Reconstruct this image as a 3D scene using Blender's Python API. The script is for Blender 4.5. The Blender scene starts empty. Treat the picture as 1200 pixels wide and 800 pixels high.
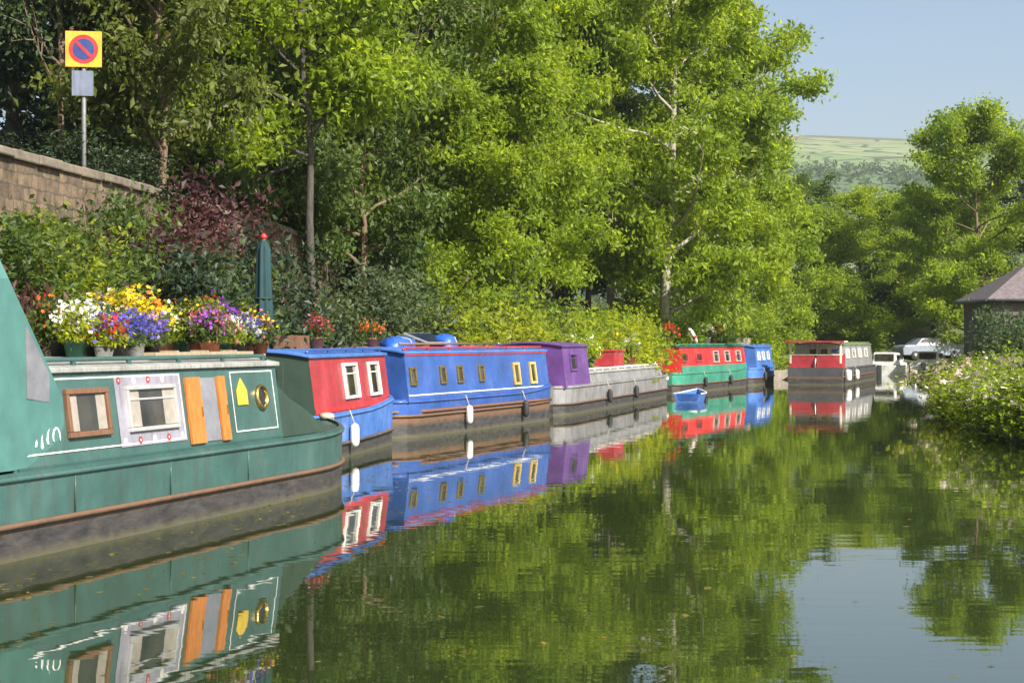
import bpy, math, random
import numpy as np
from mathutils import Vector, Matrix
sc = bpy.context.scene
COL = sc.collection
R = math.radians

# ------------------------------------------------------------------ camera
EYE = 1.85
cam = bpy.data.cameras.new("Camera")
co = bpy.data.objects.new("Camera", cam)
COL.objects.link(co)
co.location = (0, 0, EYE)
co.rotation_euler = (R(90), 0, 0)
cam.lens = 60
cam.sensor_width = 36
cam.clip_end = 6000
cam.clip_start = 0.2
cam.dof.use_dof = True
cam.dof.focus_distance = 26
cam.dof.aperture_fstop = 13.0
sc.camera = co

# ------------------------------------------------------------------ sky and sun
SUN = Vector((0.58, -0.66, 0.70)).normalized()
el = math.asin(SUN.z)
az = math.atan2(SUN.x, SUN.y)
world = bpy.data.worlds.new("World")
sc.world = world
world.use_nodes = True
wn = world.node_tree
sky = wn.nodes.new('ShaderNodeTexSky')
sky.sky_type = 'NISHITA'
sky.sun_disc = False
sky.sun_elevation = el
sky.sun_rotation = az
sky.air_density = 1.0
sky.dust_density = 2.4
sky.ozone_density = 1.2
bg = wn.nodes['Background']
wn.links.new(sky.outputs[0], bg.inputs[0])
bg.inputs[1].default_value = 0.075
sl = bpy.data.lights.new("Sun", 'SUN')
sl.energy = 5.0
sl.angle = R(0.5)
sl.color = (1.0, 0.94, 0.84)
so = bpy.data.objects.new("Sun", sl)
COL.objects.link(so)
so.rotation_euler = SUN.to_track_quat('Z', 'Y').to_euler()
sc.view_settings.view_transform = 'Standard'
sc.view_settings.look = 'None'
sc.view_settings.exposure = 1.15
sc.view_settings.gamma = 1.0
sc.cycles.use_denoising = True
sc.cycles.max_bounces = 8
sc.cycles.transparent_max_bounces = 8

# ------------------------------------------------------------------ materials
MATS = {}


def newmat(name):
    m = bpy.data.materials.new(name)
    m.use_nodes = True
    return m, m.node_tree, m.node_tree.nodes['Principled BSDF']


def noise(nt, scale, detail=4, rough=0.6, vec=None):
    n = nt.nodes.new('ShaderNodeTexNoise')
    n.inputs['Scale'].default_value = scale
    n.inputs['Detail'].default_value = detail
    n.inputs['Roughness'].default_value = rough
    if vec is not None:
        nt.links.new(vec, n.inputs['Vector'])
    return n


def ramp(nt, fac, stops):
    r = nt.nodes.new('ShaderNodeValToRGB')
    e = r.color_ramp.elements
    while len(e) < len(stops):
        e.new(0.5)
    for i, (p, c) in enumerate(stops):
        e[i].position = p
        e[i].color = (*c, 1)
    nt.links.new(fac, r.inputs[0])
    return r


def objco(nt, scale=(1, 1, 1)):
    t = nt.nodes.new('ShaderNodeTexCoord')
    mp = nt.nodes.new('ShaderNodeMapping')
    mp.inputs['Scale'].default_value = scale
    nt.links.new(t.outputs['Object'], mp.inputs[0])
    return mp.outputs[0]


def bump(nt, b, h, strength=0.3, dist=0.02):
    bp = nt.nodes.new('ShaderNodeBump')
    bp.inputs['Strength'].default_value = strength
    bp.inputs['Distance'].default_value = dist
    nt.links.new(h, bp.inputs['Height'])
    nt.links.new(bp.outputs[0], b.inputs['Normal'])
    return bp


def mixc(nt, fac, a, c):
    m = nt.nodes.new('ShaderNodeMix')
    m.data_type = 'RGBA'
    if isinstance(fac, float):
        m.inputs[0].default_value = fac
    else:
        nt.links.new(fac, m.inputs[0])
    for i, v in ((6, a), (7, c)):
        if isinstance(v, tuple):
            m.inputs[i].default_value = (*v, 1)
        else:
            nt.links.new(v, m.inputs[i])
    return m.outputs[2]


def paint(name, col, rough=0.32, dirt=0.35, metal=0.0, dirtcol=(0.10, 0.08, 0.06)):
    """weathered boat paint: chalky fading in patches, thin vertical runs of grime, small chips"""
    if name in MATS:
        return MATS[name]
    m, nt, b = newmat(name)
    v = objco(nt)
    n1 = noise(nt, 1.3, 6, 0.65, v)
    g = sum(col) / 3
    lo = tuple(c * 0.66 for c in col)
    hi = tuple(min(1, (c * 0.88 + g * 0.12) * 1.18 + 0.012) for c in col)
    r1 = ramp(nt, n1.outputs[0], [(0.30, lo), (0.52, col), (0.72, hi)])
    n2 = noise(nt, 1.0, 7, 0.75, objco(nt, (11, 11, 0.7)))
    r2 = ramp(nt, n2.outputs[0], [(0.48, (0, 0, 0)), (0.74, (min(0.85, dirt * 2.2),) * 3)])
    c1 = mixc(nt, r2.outputs[0], r1.outputs[0], tuple(c * 0.6 for c in dirtcol))
    n5 = noise(nt, 0.7, 4, 0.7, objco(nt, (1.0, 1.0, 3.5)))
    r5 = ramp(nt, n5.outputs[0], [(0.50, (0, 0, 0)), (0.70, (min(1, dirt),) * 3)])
    c2 = mixc(nt, r5.outputs[0], c1, tuple(c * 0.45 + 0.02 for c in col))
    n6 = noise(nt, 14, 3, 0.7, v)
    r6 = ramp(nt, n6.outputs[0], [(0.73, (0, 0, 0)), (0.76, (0.8, 0.8, 0.8))])
    nt.links.new(mixc(nt, r6.outputs[0], c2, (0.09, 0.05, 0.03)), b.inputs['Base Color'])
    n3 = noise(nt, 6, 4, 0.6, v)
    r3 = ramp(nt, n3.outputs[0], [(0.3, (rough * 0.75,) * 3), (0.75, (min(1, rough * 1.8),) * 3)])
    nt.links.new(r3.outputs[0], b.inputs['Roughness'])
    b.inputs['Metallic'].default_value = metal
    n4 = noise(nt, 1.6, 2, 0.5, v)
    bump(nt, b, n4.outputs[0], 0.35, 0.035)
    MATS[name] = m
    return m


def plain(name, col, rough=0.6, metal=0.0, var=0.25, scale=8, bmp=0.0):
    if name in MATS:
        return MATS[name]
    m, nt, b = newmat(name)
    v = objco(nt)
    n1 = noise(nt, scale, 5, 0.65, v)
    r1 = ramp(nt, n1.outputs[0], [(0.28, tuple(c * (1 - var) for c in col)), (0.72, tuple(min(1, c * (1 + var)) for c in col))])
    nt.links.new(r1.outputs[0], b.inputs['Base Color'])
    b.inputs['Roughness'].default_value = rough
    b.inputs['Metallic'].default_value = metal
    if bmp:
        bump(nt, b, n1.outputs[0], bmp, 0.02)
    MATS[name] = m
    return m


def wood(name, col, rough=0.5):
    if name in MATS:
        return MATS[name]
    m, nt, b = newmat(name)
    v = objco(nt, (14, 14, 1.2))
    n1 = noise(nt, 2.0, 6, 0.7, v)
    r1 = ramp(nt, n1.outputs[0], [(0.3, tuple(c * 0.6 for c in col)), (0.7, tuple(min(1, c * 1.2) for c in col))])
    nt.links.new(r1.outputs[0], b.inputs['Base Color'])
    b.inputs['Roughness'].default_value = rough
    bump(nt, b, n1.outputs[0], 0.2, 0.01)
    MATS[name] = m
    return m


def glass_dark(name='window_glass'):
    if name in MATS:
        return MATS[name]
    m, nt, b = newmat(name)
    v = objco(nt)
    n1 = noise(nt, 2.2, 3, 0.5, v)
    r1 = ramp(nt, n1.outputs[0], [(0.35, (0.012, 0.014, 0.014)), (0.7, (0.06, 0.055, 0.045))])
    nt.links.new(r1.outputs[0], b.inputs['Base Color'])
    b.inputs['Roughness'].default_value = 0.06
    b.inputs['IOR'].default_value = 1.5
    MATS[name] = m
    return m


def hullblack(name='hull_bitumen'):
    """bitumen-black steel: rust at the upper edge, weed and scum near the water"""
    if name in MATS:
        return MATS[name]
    m, nt, b = newmat(name)
    v = objco(nt)
    sep = nt.nodes.new('ShaderNodeSeparateXYZ')
    nt.links.new(v, sep.inputs[0])
    n1 = noise(nt, 3.0, 6, 0.7, objco(nt, (1, 1, 3)))
    base = ramp(nt, n1.outputs[0], [(0.35, (0.022, 0.021, 0.023)), (0.62, (0.06, 0.055, 0.052)), (0.78, (0.12, 0.07, 0.04))])
    n2 = noise(nt, 5.0, 5, 0.7, v)
    ad = nt.nodes.new('ShaderNodeMath')
    ad.operation = 'MULTIPLY_ADD'
    ad.inputs[1].default_value = 0.16
    nt.links.new(n2.outputs[0], ad.inputs[0])
    nt.links.new(sep.outputs[2], ad.inputs[2])
    ru = ramp(nt, ad.outputs[0], [(0.30, (0, 0, 0)), (0.40, (0.75, 0.75, 0.75))])
    c1 = mixc(nt, ru.outputs[0], base.outputs[0], (0.17, 0.09, 0.045))
    we = ramp(nt, ad.outputs[0], [(0.10, (0.8, 0.8, 0.8)), (0.17, (0, 0, 0))])
    c2 = mixc(nt, we.outputs[0], c1, (0.09, 0.085, 0.05))
    nt.links.new(c2, b.inputs['Base Color'])
    b.inputs['Roughness'].default_value = 0.55
    bump(nt, b, n1.outputs[0], 0.5, 0.02)
    MATS[name] = m
    return m


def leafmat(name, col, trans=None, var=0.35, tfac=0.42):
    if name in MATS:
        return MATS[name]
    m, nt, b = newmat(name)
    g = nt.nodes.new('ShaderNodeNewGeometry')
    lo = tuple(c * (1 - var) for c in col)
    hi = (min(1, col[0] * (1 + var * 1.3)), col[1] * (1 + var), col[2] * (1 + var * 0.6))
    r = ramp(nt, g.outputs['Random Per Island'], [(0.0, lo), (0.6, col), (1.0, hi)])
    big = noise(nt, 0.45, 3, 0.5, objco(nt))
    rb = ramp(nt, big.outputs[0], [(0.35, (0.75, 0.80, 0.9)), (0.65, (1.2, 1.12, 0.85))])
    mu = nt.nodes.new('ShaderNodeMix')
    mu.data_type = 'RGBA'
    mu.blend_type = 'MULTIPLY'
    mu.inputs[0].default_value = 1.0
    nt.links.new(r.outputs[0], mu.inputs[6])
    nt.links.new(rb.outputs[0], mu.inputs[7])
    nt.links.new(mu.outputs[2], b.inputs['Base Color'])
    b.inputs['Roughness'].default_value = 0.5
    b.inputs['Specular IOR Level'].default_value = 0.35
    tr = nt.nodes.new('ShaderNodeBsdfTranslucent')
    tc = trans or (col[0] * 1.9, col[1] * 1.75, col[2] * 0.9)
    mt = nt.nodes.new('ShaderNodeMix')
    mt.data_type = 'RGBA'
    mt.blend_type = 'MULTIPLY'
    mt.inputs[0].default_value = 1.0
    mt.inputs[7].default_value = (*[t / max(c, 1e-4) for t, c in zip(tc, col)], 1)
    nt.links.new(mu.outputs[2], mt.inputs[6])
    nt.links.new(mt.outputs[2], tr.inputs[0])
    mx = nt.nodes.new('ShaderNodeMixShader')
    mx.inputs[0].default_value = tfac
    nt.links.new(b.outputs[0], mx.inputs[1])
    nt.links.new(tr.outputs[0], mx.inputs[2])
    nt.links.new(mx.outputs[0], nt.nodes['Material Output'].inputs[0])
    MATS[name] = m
    return m


def barkmat(name, col):
    if name in MATS:
        return MATS[name]
    m, nt, b = newmat(name)
    v = objco(nt, (7, 7, 1.6))
    n1 = noise(nt, 2.5, 6, 0.7, v)
    r1 = ramp(nt, n1.outputs[0], [(0.3, tuple(c * 0.45 for c in col)), (0.7, tuple(c * 1.25 for c in col))])
    nt.links.new(r1.outputs[0], b.inputs['Base Color'])
    b.inputs['Roughness'].default_value = 0.9
    bump(nt, b, n1.outputs[0], 0.8, 0.04)
    MATS[name] = m
    return m


# ------------------------------------------------------------------ mesh helpers
class MB:
    def __init__(s):
        s.v = []
        s.f = []
        s.mi = []
        s.sm = []

    def add(s, vs, fs, mi=0, smooth=False):
        o = len(s.v)
        s.v += [tuple(v) for v in vs]
        for f in fs:
            s.f.append(tuple(i + o for i in f))
            s.mi.append(mi)
            s.sm.append(smooth)
        return s

    def box(s, c, size, basis=None, mi=0, taper=1.0):
        hx, hy, hz = size[0] / 2, size[1] / 2, size[2] / 2
        c = Vector(c)
        B = basis or (Vector((1, 0, 0)), Vector((0, 1, 0)), Vector((0, 0, 1)))
        vs = []
        for z in (-hz, hz):
            t = taper if z > 0 else 1.0
            for x, y in ((-hx, -hy), (hx, -hy), (hx, hy), (-hx, hy)):
                vs.append(c + B[0] * x * t + B[1] * y * t + B[2] * z)
        s.add(vs, [(3, 2, 1, 0), (4, 5, 6, 7), (0, 1, 5, 4), (1, 2, 6, 5), (2, 3, 7, 6), (3, 0, 4, 7)], mi)
        return s

    def tube(s, pts, rad, n=8, mi=0, caps=True, smooth=True):
        pts = [Vector(p) for p in pts]
        if not isinstance(rad, (list, tuple)):
            rad = [rad] * len(pts)
        vs = []
        up = Vector((0, 0, 1))
        prev = None
        for i, p in enumerate(pts):
            d = (pts[min(i + 1, len(pts) - 1)] - pts[max(i - 1, 0)])
            d = d.normalized() if d.length > 1e-9 else up
            a = prev if prev is not None else (Vector((1, 0, 0)) if abs(d.x) < 0.9 else Vector((0, 1, 0)))
            a = (a - d * a.dot(d))
            a = a.normalized() if a.length > 1e-6 else d.orthogonal().normalized()
            prev = a
            b = d.cross(a)
            for k in range(n):
                t = 2 * math.pi * k / n
                vs.append(p + (a * math.cos(t) + b * math.sin(t)) * rad[i])
        fs = []
        for i in range(len(pts) - 1):
            for k in range(n):
                k2 = (k + 1) % n
                fs.append((i * n + k, i * n + k2, (i + 1) * n + k2, (i + 1) * n + k))
        if caps:
            fs.append(tuple(range(n - 1, -1, -1)))
            fs.append(tuple((len(pts) - 1) * n + k for k in range(n)))
        s.add(vs, fs, mi, smooth)
        return s

    def lathe(s, prof, c=(0, 0, 0), n=14, mi=0, smooth=True, axis=None):
        c = Vector(c)
        vs = []
        for r, z in prof:
            for k in range(n):
                t = 2 * math.pi * k / n
                p = Vector((r * math.cos(t), r * math.sin(t), z))
                if axis is not None:
                    p = axis @ p
                vs.append(c + p)
        fs = []
        for i in range(len(prof) - 1):
            for k in range(n):
                k2 = (k + 1) % n
                fs.append((i * n + k, i * n + k2, (i + 1) * n + k2, (i + 1) * n + k))
        fs.append(tuple(range(n - 1, -1, -1)))
        fs.append(tuple((len(prof) - 1) * n + k for k in range(n)))
        s.add(vs, fs, mi, smooth)
        return s

    def prism(s, poly, d, mi=0):
        """poly: list of Vector in a plane, extruded by vector d"""
        poly = [Vector(p) for p in poly]
        n = len(poly)
        vs = poly + [p + Vector(d) for p in poly]
        fs = [tuple(range(n - 1, -1, -1)), tuple(range(n, 2 * n))]
        for i in range(n):
            j = (i + 1) % n
            fs.append((i, j, n + j, n + i))
        s.add(vs, fs, mi)
        return s

    def build(s, name, mats, parent=None, bevel=0.0):
        me = bpy.data.meshes.new(name)
        me.from_pydata(s.v, [], s.f)
        if not isinstance(mats, (list, tuple)):
            mats = [mats]
        for m in mats:
            me.materials.append(m)
        me.polygons.foreach_set('material_index', s.mi)
        me.polygons.foreach_set('use_smooth', s.sm)
        me.update()
        o = bpy.data.objects.new(name, me)
        COL.objects.link(o)
        if parent:
            o.parent = parent
        if bevel:
            md = o.modifiers.new('bevel', 'BEVEL')
            md.width = bevel
            md.segments = 2
            md.limit_method = 'ANGLE'
            md.angle_limit = R(40)
        return o


def tag(o, label, cat, group=None):
    o['label'] = label
    o['category'] = cat
    if group:
        o['group'] = group
    return o


def thing(name, label, cat, loc=(0, 0, 0), rz=0.0, group=None):
    o = bpy.data.objects.new(name, None)
    o.empty_display_size = 0.2
    COL.objects.link(o)
    o.location = loc
    o.rotation_euler = (0, 0, rz)
    return tag(o, label, cat, group)


def structure(o, kind='structure'):
    o['kind'] = kind
    return o


def PX(px, Z):
    return (px - 600) * Z / 2000.0


def HZ(py, Z):
    return EYE - (py - 398) * Z / 2000.0


# ------------------------------------------------------------------ terrain
LE = [(-40, -14.0), (0, -9.0), (8, -7.9), (14.7, -6.5), (24, -4.75), (32, -4.3), (42, -1.1), (60, 3.6), (72, 8.0), (78, 10.6), (90, 16.5), (97, 19.5), (106, 26), (114, 40), (120, 70), (126, 140), (200, 900)]
RE = [(-40, 7.5), (0, 8.0), (15, 8.4), (30, 9.4), (40, 10.7), (51, 12.8), (62, 15.8), (76, 19.8), (88, 25.0), (98, 34), (104, 48), (109, 80), (114, 140), (180, 900)]
LEy, LEx = np.array([p[0] for p in LE]), np.array([p[1] for p in LE])
REy, REx = np.array([p[0] for p in RE]), np.array([p[1] for p in RE])
WALL = [(14, -9.9), (28, -8.5), (33, -7.85), (46, -6.6), (58, -6.0)]
WY, WX = np.array([p[0] for p in WALL]), np.array([p[1] for p in WALL])


def gz(X, Y):
    X = np.asarray(X, float)
    Y = np.asarray(Y, float)
    le = np.interp(Y, LEy, LEx)
    re = np.interp(Y, REy, REx)
    dl = le - X
    dr = X - re
    zl = 0.38 + 0.14 * np.clip(dl - 2.5, 0, 22) + 0.07 * np.sin(X * 1.7 + Y * 0.6) * np.clip(dl / 3, 0, 1)
    wx = np.interp(Y, WY, WX)
    zl = zl + 0.5 * np.clip(dl - 0.9, 0, 4) * np.clip((50 - Y) / 12, 0, 1)
    up = np.clip((wx - 0.15 - X) / 0.4, 0, 1) * np.clip((52 - Y) / 8, 0, 1)
    zl = zl + up * np.maximum(4.35 - zl, 0)
    zr = 0.30 + 0.06 * np.clip(dr - 0.8, 0, 40) + 0.06 * np.sin(X * 1.3 + Y * 0.9) * np.clip(dr / 3, 0, 1)
    return np.where(dl > 0, zl, np.where(dr > 0, zr, -1.2))


def gz1(x, y):
    return float(gz(x, y))


def gridmesh(name, xs, ys, zf, mat):
    X, Y = np.meshgrid(xs, ys)
    Z = zf(X, Y)
    nx, ny = len(xs), len(ys)
    v = np.stack([X, Y, Z], -1).reshape(-1, 3)
    i = np.arange((ny - 1) * (nx - 1))
    r, c = i // (nx - 1), i % (nx - 1)
    a = r * nx + c
    f = np.stack([a, a + 1, a + nx + 1, a + nx], -1)
    return rawmesh(name, v, f, mat, smooth=True)


def rawmesh(name, v, f, mat, parent=None, smooth=False):
    me = bpy.data.meshes.new(name)
    v = np.ascontiguousarray(v, dtype=np.float32)
    f = np.ascontiguousarray(f, dtype=np.int32)
    k = f.shape[1]
    me.vertices.add(len(v))
    me.vertices.foreach_set('co', v.ravel())
    me.loops.add(f.size)
    me.loops.foreach_set('vertex_index', f.ravel())
    me.polygons.add(len(f))
    me.polygons.foreach_set('loop_start', np.arange(0, f.size, k, dtype=np.int32))
    me.polygons.foreach_set('use_smooth', np.full(len(f), smooth))
    me.update(calc_edges=True)
    me.validate()
    me.materials.append(mat)
    o = bpy.data.objects.new(name, me)
    COL.objects.link(o)
    if parent:
        o.parent = parent
    return o


gm, nt, b = newmat('bank_soil')
n1 = noise(nt, 0.8, 6, 0.7, objco(nt))
r1 = ramp(nt, n1.outputs[0], [(0.3, (0.045, 0.06, 0.018)), (0.55, (0.08, 0.10, 0.025)), (0.72, (0.11, 0.09, 0.05))])
nt.links.new(r1.outputs[0], b.inputs['Base Color'])
b.inputs['Roughness'].default_value = 0.95
n2 = noise(nt, 12, 5, 0.7, objco(nt))
bump(nt, b, n2.outputs[0], 0.9, 0.08)
structure(gridmesh('ground', np.arange(-70, 170.1, 0.5), np.arange(-20, 210.1, 0.5), gz, gm))

# the water
wm, nt, b = newmat('canal_water')
b.inputs['Base Color'].default_value = (0.020, 0.030, 0.009, 1)
b.inputs['Roughness'].default_value = 0.015
b.inputs['IOR'].default_value = 1.58
b.inputs['Specular IOR Level'].default_value = 0.8
n1 = noise(nt, 1.0, 3, 0.55, objco(nt, (0.35, 1.1, 1)))
n2 = noise(nt, 1.0, 2, 0.5, objco(nt, (1.6, 5.0, 1)))
n3 = noise(nt, 0.12, 2, 0.5, objco(nt))
msk = ramp(nt, n3.outputs[0], [(0.40, (0.15, 0.15, 0.15)), (0.62, (1, 1, 1))])
mm = nt.nodes.new('ShaderNodeMath')
mm.operation = 'MULTIPLY'
nt.links.new(n2.outputs[0], mm.inputs[0])
nt.links.new(msk.outputs[0], mm.inputs[1])
ma = nt.nodes.new('ShaderNodeMath')
ma.operation = 'MULTIPLY_ADD'
ma.inputs[1].default_value = 0.30
nt.links.new(mm.outputs[0], ma.inputs[0])
nt.links.new(n1.outputs[0], ma.inputs[2])
bump(nt, b, ma.outputs[0], 0.05, 0.05)
structure(MB().add([(-60, -60, 0), (400, -60, 0), (400, 205, 0), (-60, 205, 0)], [(0, 1, 2, 3)]).build('water', wm))

# stone coping along the mooring edge
stone, nt, b = newmat('coping_stone')
n1 = noise(nt, 2.2, 6, 0.7, objco(nt))
r1 = ramp(nt, n1.outputs[0], [(0.3, (0.16, 0.14, 0.11)), (0.7, (0.34, 0.30, 0.24))])
nt.links.new(r1.outputs[0], b.inputs['Base Color'])
b.inputs['Roughness'].default_value = 0.9
bump(nt, b, n1.outputs[0], 0.8, 0.05)
cp = MB()
pts = [(x, y) for y, x in LE[1:13]]
for (x0, y0), (x1, y1) in zip(pts, pts[1:]):
    d = Vector((x1 - x0, y1 - y0, 0))
    n = max(1, int(d.length / 1.2))
    u = d.normalized()
    w = Vector((-u.y, u.x, 0))
    for k in range(n):
        c = Vector((x0, y0, 0)) + d * ((k + 0.5) / n) + w * 0.05
        cp.box((c.x, c.y, -0.3), (d.length / n - 0.02, 0.75, 1.5 + 0.03 * math.sin(k * 2.3)), (u, w, Vector((0, 0, 1))))
structure(cp.build('canal_bank', stone, bevel=0.03))

# ------------------------------------------------------------------ the far hill
hm, nt, b = newmat('hill_fields')
v = objco(nt, (0.006, 0.011, 0.0))
vor = nt.nodes.new('ShaderNodeTexVoronoi')
vor.inputs['Scale'].default_value = 1.0
nt.links.new(v, vor.inputs['Vector'])
sepc = nt.nodes.new('ShaderNodeSeparateColor')
nt.links.new(vor.outputs['Color'], sepc.inputs[0])
fr = ramp(nt, sepc.outputs[0], [(0.1, (0.07, 0.12, 0.035)), (0.45, (0.13, 0.19, 0.06)), (0.75, (0.22, 0.24, 0.11)), (0.95, (0.30, 0.28, 0.16))])
ve = nt.nodes.new('ShaderNodeTexVoronoi')
ve.feature = 'DISTANCE_TO_EDGE'
nt.links.new(v, ve.inputs['Vector'])
he = ramp(nt, ve.outputs['Distance'], [(0.03, (1, 1, 1)), (0.06, (0, 0, 0))])
c1 = mixc(nt, he.outputs[0], fr.outputs[0], (0.03, 0.055, 0.02))
tc = nt.nodes.new('ShaderNodeTexCoord')
sp = nt.nodes.new('ShaderNodeSeparateXYZ')
nt.links.new(tc.outputs['Object'], sp.inputs[0])
nz = noise(nt, 0.02, 5, 0.6, tc.outputs['Object'])
mh = nt.nodes.new('ShaderNodeMath')
mh.operation = 'MULTIPLY_ADD'
mh.inputs[1].default_value = 70
nt.links.new(nz.outputs[0], mh.inputs[0])
nt.links.new(sp.outputs[2], mh.inputs[2])
mr = nt.nodes.new('ShaderNodeMapRange')
mr.inputs[1].default_value = 185
mr.inputs[2].default_value = 215
nt.links.new(mh.outputs[0], mr.inputs[0])
c2 = mixc(nt, mr.outputs[0], c1, (0.13, 0.10, 0.06))
nt.links.new(c2, b.inputs['Base Color'])
b.inputs['Roughness'].default_value = 1.0


def hz(X, Y):
    t = np.clip((Y - 420) / 1150.0, 0, 1)
    rise = t * t * (3 - 2 * t)
    ridge = 166 + 7 * np.sin(X / 210.0 + 0.4) + 4 * np.sin(X / 71.0)
    z = 2 + (Y - 190) * 0.004 + ridge * rise
    z = z - np.clip(Y - 1700, 0, 2000) * 0.05
    return z + 3.0 * np.sin(X / 60.0) * np.sin(Y / 80.0) * rise


hx = np.concatenate([np.arange(-1600, -200, 60), np.arange(-200, 900, 12), np.arange(900, 2600, 60)])
hy = np.concatenate([np.arange(195, 420, 25), np.arange(420, 1700, 14), np.arange(1700, 2600, 60)])
structure(gridmesh('hill', hx, hy, hz, hm))

# ------------------------------------------------------------------ foliage
def leafquads(c, size, rng, droop=0.35, aspect=0.55):
    """c: (N,3) leaf base points; every leaf a small folded rhombus"""
    n = len(c)
    d = rng.normal(size=(n, 3))
    d[:, 2] -= droop
    d /= np.linalg.norm(d, axis=1)[:, None]
    s = rng.normal(size=(n, 3))
    s -= d * (s * d).sum(1)[:, None]
    s /= np.linalg.norm(s, axis=1)[:, None]
    nn = np.cross(d, s)
    L = (size * (0.45 + 1.15 * rng.random(n) ** 1.3))[:, None]
    w = L * aspect * 0.5
    v = np.empty((n, 4, 3))
    v[:, 0] = c
    v[:, 1] = c + d * L * 0.45 + s * w + nn * w * 0.35
    v[:, 2] = c + d * L
    v[:, 3] = c + d * L * 0.45 - s * w + nn * w * 0.35
    f = np.arange(n * 4).reshape(n, 4)
    return v.reshape(-1, 3), f


class Tree:
    """skeleton (tapered tubes) and leaf anchors of one prototype"""

    def __init__(s, seed, H, r, t0=0.2, nl=26, up=0.5, prof='dome', leaves=40000, leaf=0.17, sig=0.42, lean=0.03, tr=0.16, subs=6):
        rng = np.random.default_rng(seed)
        mb = MB()
        anchors = []
        P = [Vector((0, 0, -0.4))]
        px = py = 0.0
        nseg = 9
        for i in range(1, nseg + 1):
            px += rng.normal() * lean * H / nseg * 2.0
            py += rng.normal() * lean * H / nseg * 2.0
            P.append(Vector((px, py, H * 0.9 * i / nseg)))
        rad = [tr * (1.25 if i == 0 else 1.0 - 0.9 * i / nseg) for i in range(nseg + 1)]
        mb.tube(P, rad, 9)

        def at(t):
            q = t * nseg
            i = min(int(q), nseg - 1)
            return P[i].lerp(P[i + 1], q - i), rad[i] * (1 - (q - i)) + rad[i + 1] * (q - i)
        ga = rng.random() * 6.28
        for k in range(nl):
            t = t0 + (0.985 - t0) * ((k + rng.random() * 0.6) / nl)
            p, pr = at(min(t / 0.95, 1))
            ga += 2.4 + rng.normal() * 0.35
            q = (t - t0) / (1 - t0)
            if prof == 'dome':
                ln = r * (0.55 + 0.55 * math.sin(math.pi * min(1, q * 0.85 + 0.22))) * (0.72 if q > 0.85 else 1)
                el_ = up * (0.15 + 1.3 * q)
            elif prof == 'cone':
                ln = r * (1.05 - 0.92 * q)
                el_ = 0.12 - 0.35 * (1 - q)
            else:
                ln = r * (0.75 + 0.35 * math.sin(math.pi * q)) * (0.7 if q > 0.85 else 1)
                el_ = up * (0.7 + 0.7 * q)
            ln *= 0.65 + 0.6 * rng.random()
            d = Vector((math.cos(ga) * math.cos(el_), math.sin(ga) * math.cos(el_), math.sin(el_)))
            L = [p.copy()]
            nb = 5
            for j in range(nb):
                d = (d + Vector(rng.normal(size=3) * 0.14) + Vector((0, 0, 0.05 if prof != 'cone' else -0.04))).normalized()
                L.append(L[-1] + d * ln / nb)
            lr = min(pr * 0.62, 0.02 + 0.022 * ln)
            mb.tube(L, [lr * (1 - 0.85 * j / nb) for j in range(nb + 1)], 5, caps=False)
            for j in range(subs):
                f = 0.28 + 0.72 * (j + rng.random()) / subs
                qi = min(int(f * nb), nb - 1)
                b0 = L[qi].lerp(L[qi + 1], f * nb - qi)
                sd = (d + Vector(rng.normal(size=3) * 0.75)).normalized()
                sl_ = ln * 0.36 * (0.6 + 0.7 * rng.random())
                b1 = b0 + sd * sl_ * 0.5
                b2 = b1 + (sd + Vector((0, 0, -0.12)) + Vector(rng.normal(size=3) * 0.2)).normalized() * sl_ * 0.5
                mb.tube([b0, b1, b2], [lr * 0.42, lr * 0.28, lr * 0.1], 4, caps=False)
                anchors += [(*b1, 0.8), (*b2, 1.0)]
            anchors.append((*L[-1], 1.1))
        tp, _ = at(1.0)
        for k in range(10):
            anchors.append((tp.x + rng.normal() * r * 0.22, tp.y + rng.normal() * r * 0.22, tp.z + rng.random() * H * 0.09, 1.0))
        s.wood = mb
        A = np.array(anchors)
        wgt = A[:, 3] * (0.3 + rng.random(len(A)) * 1.5)
        idx = rng.choice(len(A), leaves, p=wgt / wgt.sum())
        c = A[idx, :3] + rng.normal(size=(leaves, 3)) * np.array([sig, sig, sig * 0.62])
        c = c[c[:, 2] > 0.25]
        s.v, s.f = leafquads(c, leaf, rng)
        s.me_w = s.me_l = None


def shrubproto(seed, h, r, leaves=9000, leaf=0.09, stems=14, sig=0.16):
    rng = np.random.default_rng(seed)
    t = Tree.__new__(Tree)
    mb = MB()
    A = []
    for k in range(stems):
        a = rng.random() * 6.28
        rr = r * math.sqrt(rng.random())
        tip = Vector((math.cos(a) * rr, math.sin(a) * rr, h * (1.0 - 0.45 * (rr / r) ** 2) * (0.75 + 0.35 * rng.random())))
        b0 = Vector((math.cos(a) * rr * 0.15, math.sin(a) * rr * 0.15, -0.1))
        mid = b0.lerp(tip, 0.5) + Vector((math.cos(a), math.sin(a), 0)) * rr * 0.15
        mb.tube([b0, mid, tip], [0.025, 0.017, 0.006], 5, caps=False)
        for q in range(9):
            f = 0.25 + 0.8 * rng.random()
            p = b0.lerp(mid, f * 2) if f < 0.5 else mid.lerp(tip, f * 2 - 1)
            o = Vector(rng.normal(size=3)) * r * 0.2
            p2 = p + o
            mb.tube([p, p2], [0.008, 0.003], 3, caps=False)
            A.append((*p2,))
    A = np.array(A)
    idx = rng.integers(0, len(A), leaves)
    c = A[idx] + rng.normal(size=(leaves, 3)) * sig
    c[:, 2] = np.abs(c[:, 2]) + 0.02
    t.wood = mb
    t.v, t.f = leafquads(c, leaf, rng)
    t.me_w = t.me_l = None
    t.A = A
    return t


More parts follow.
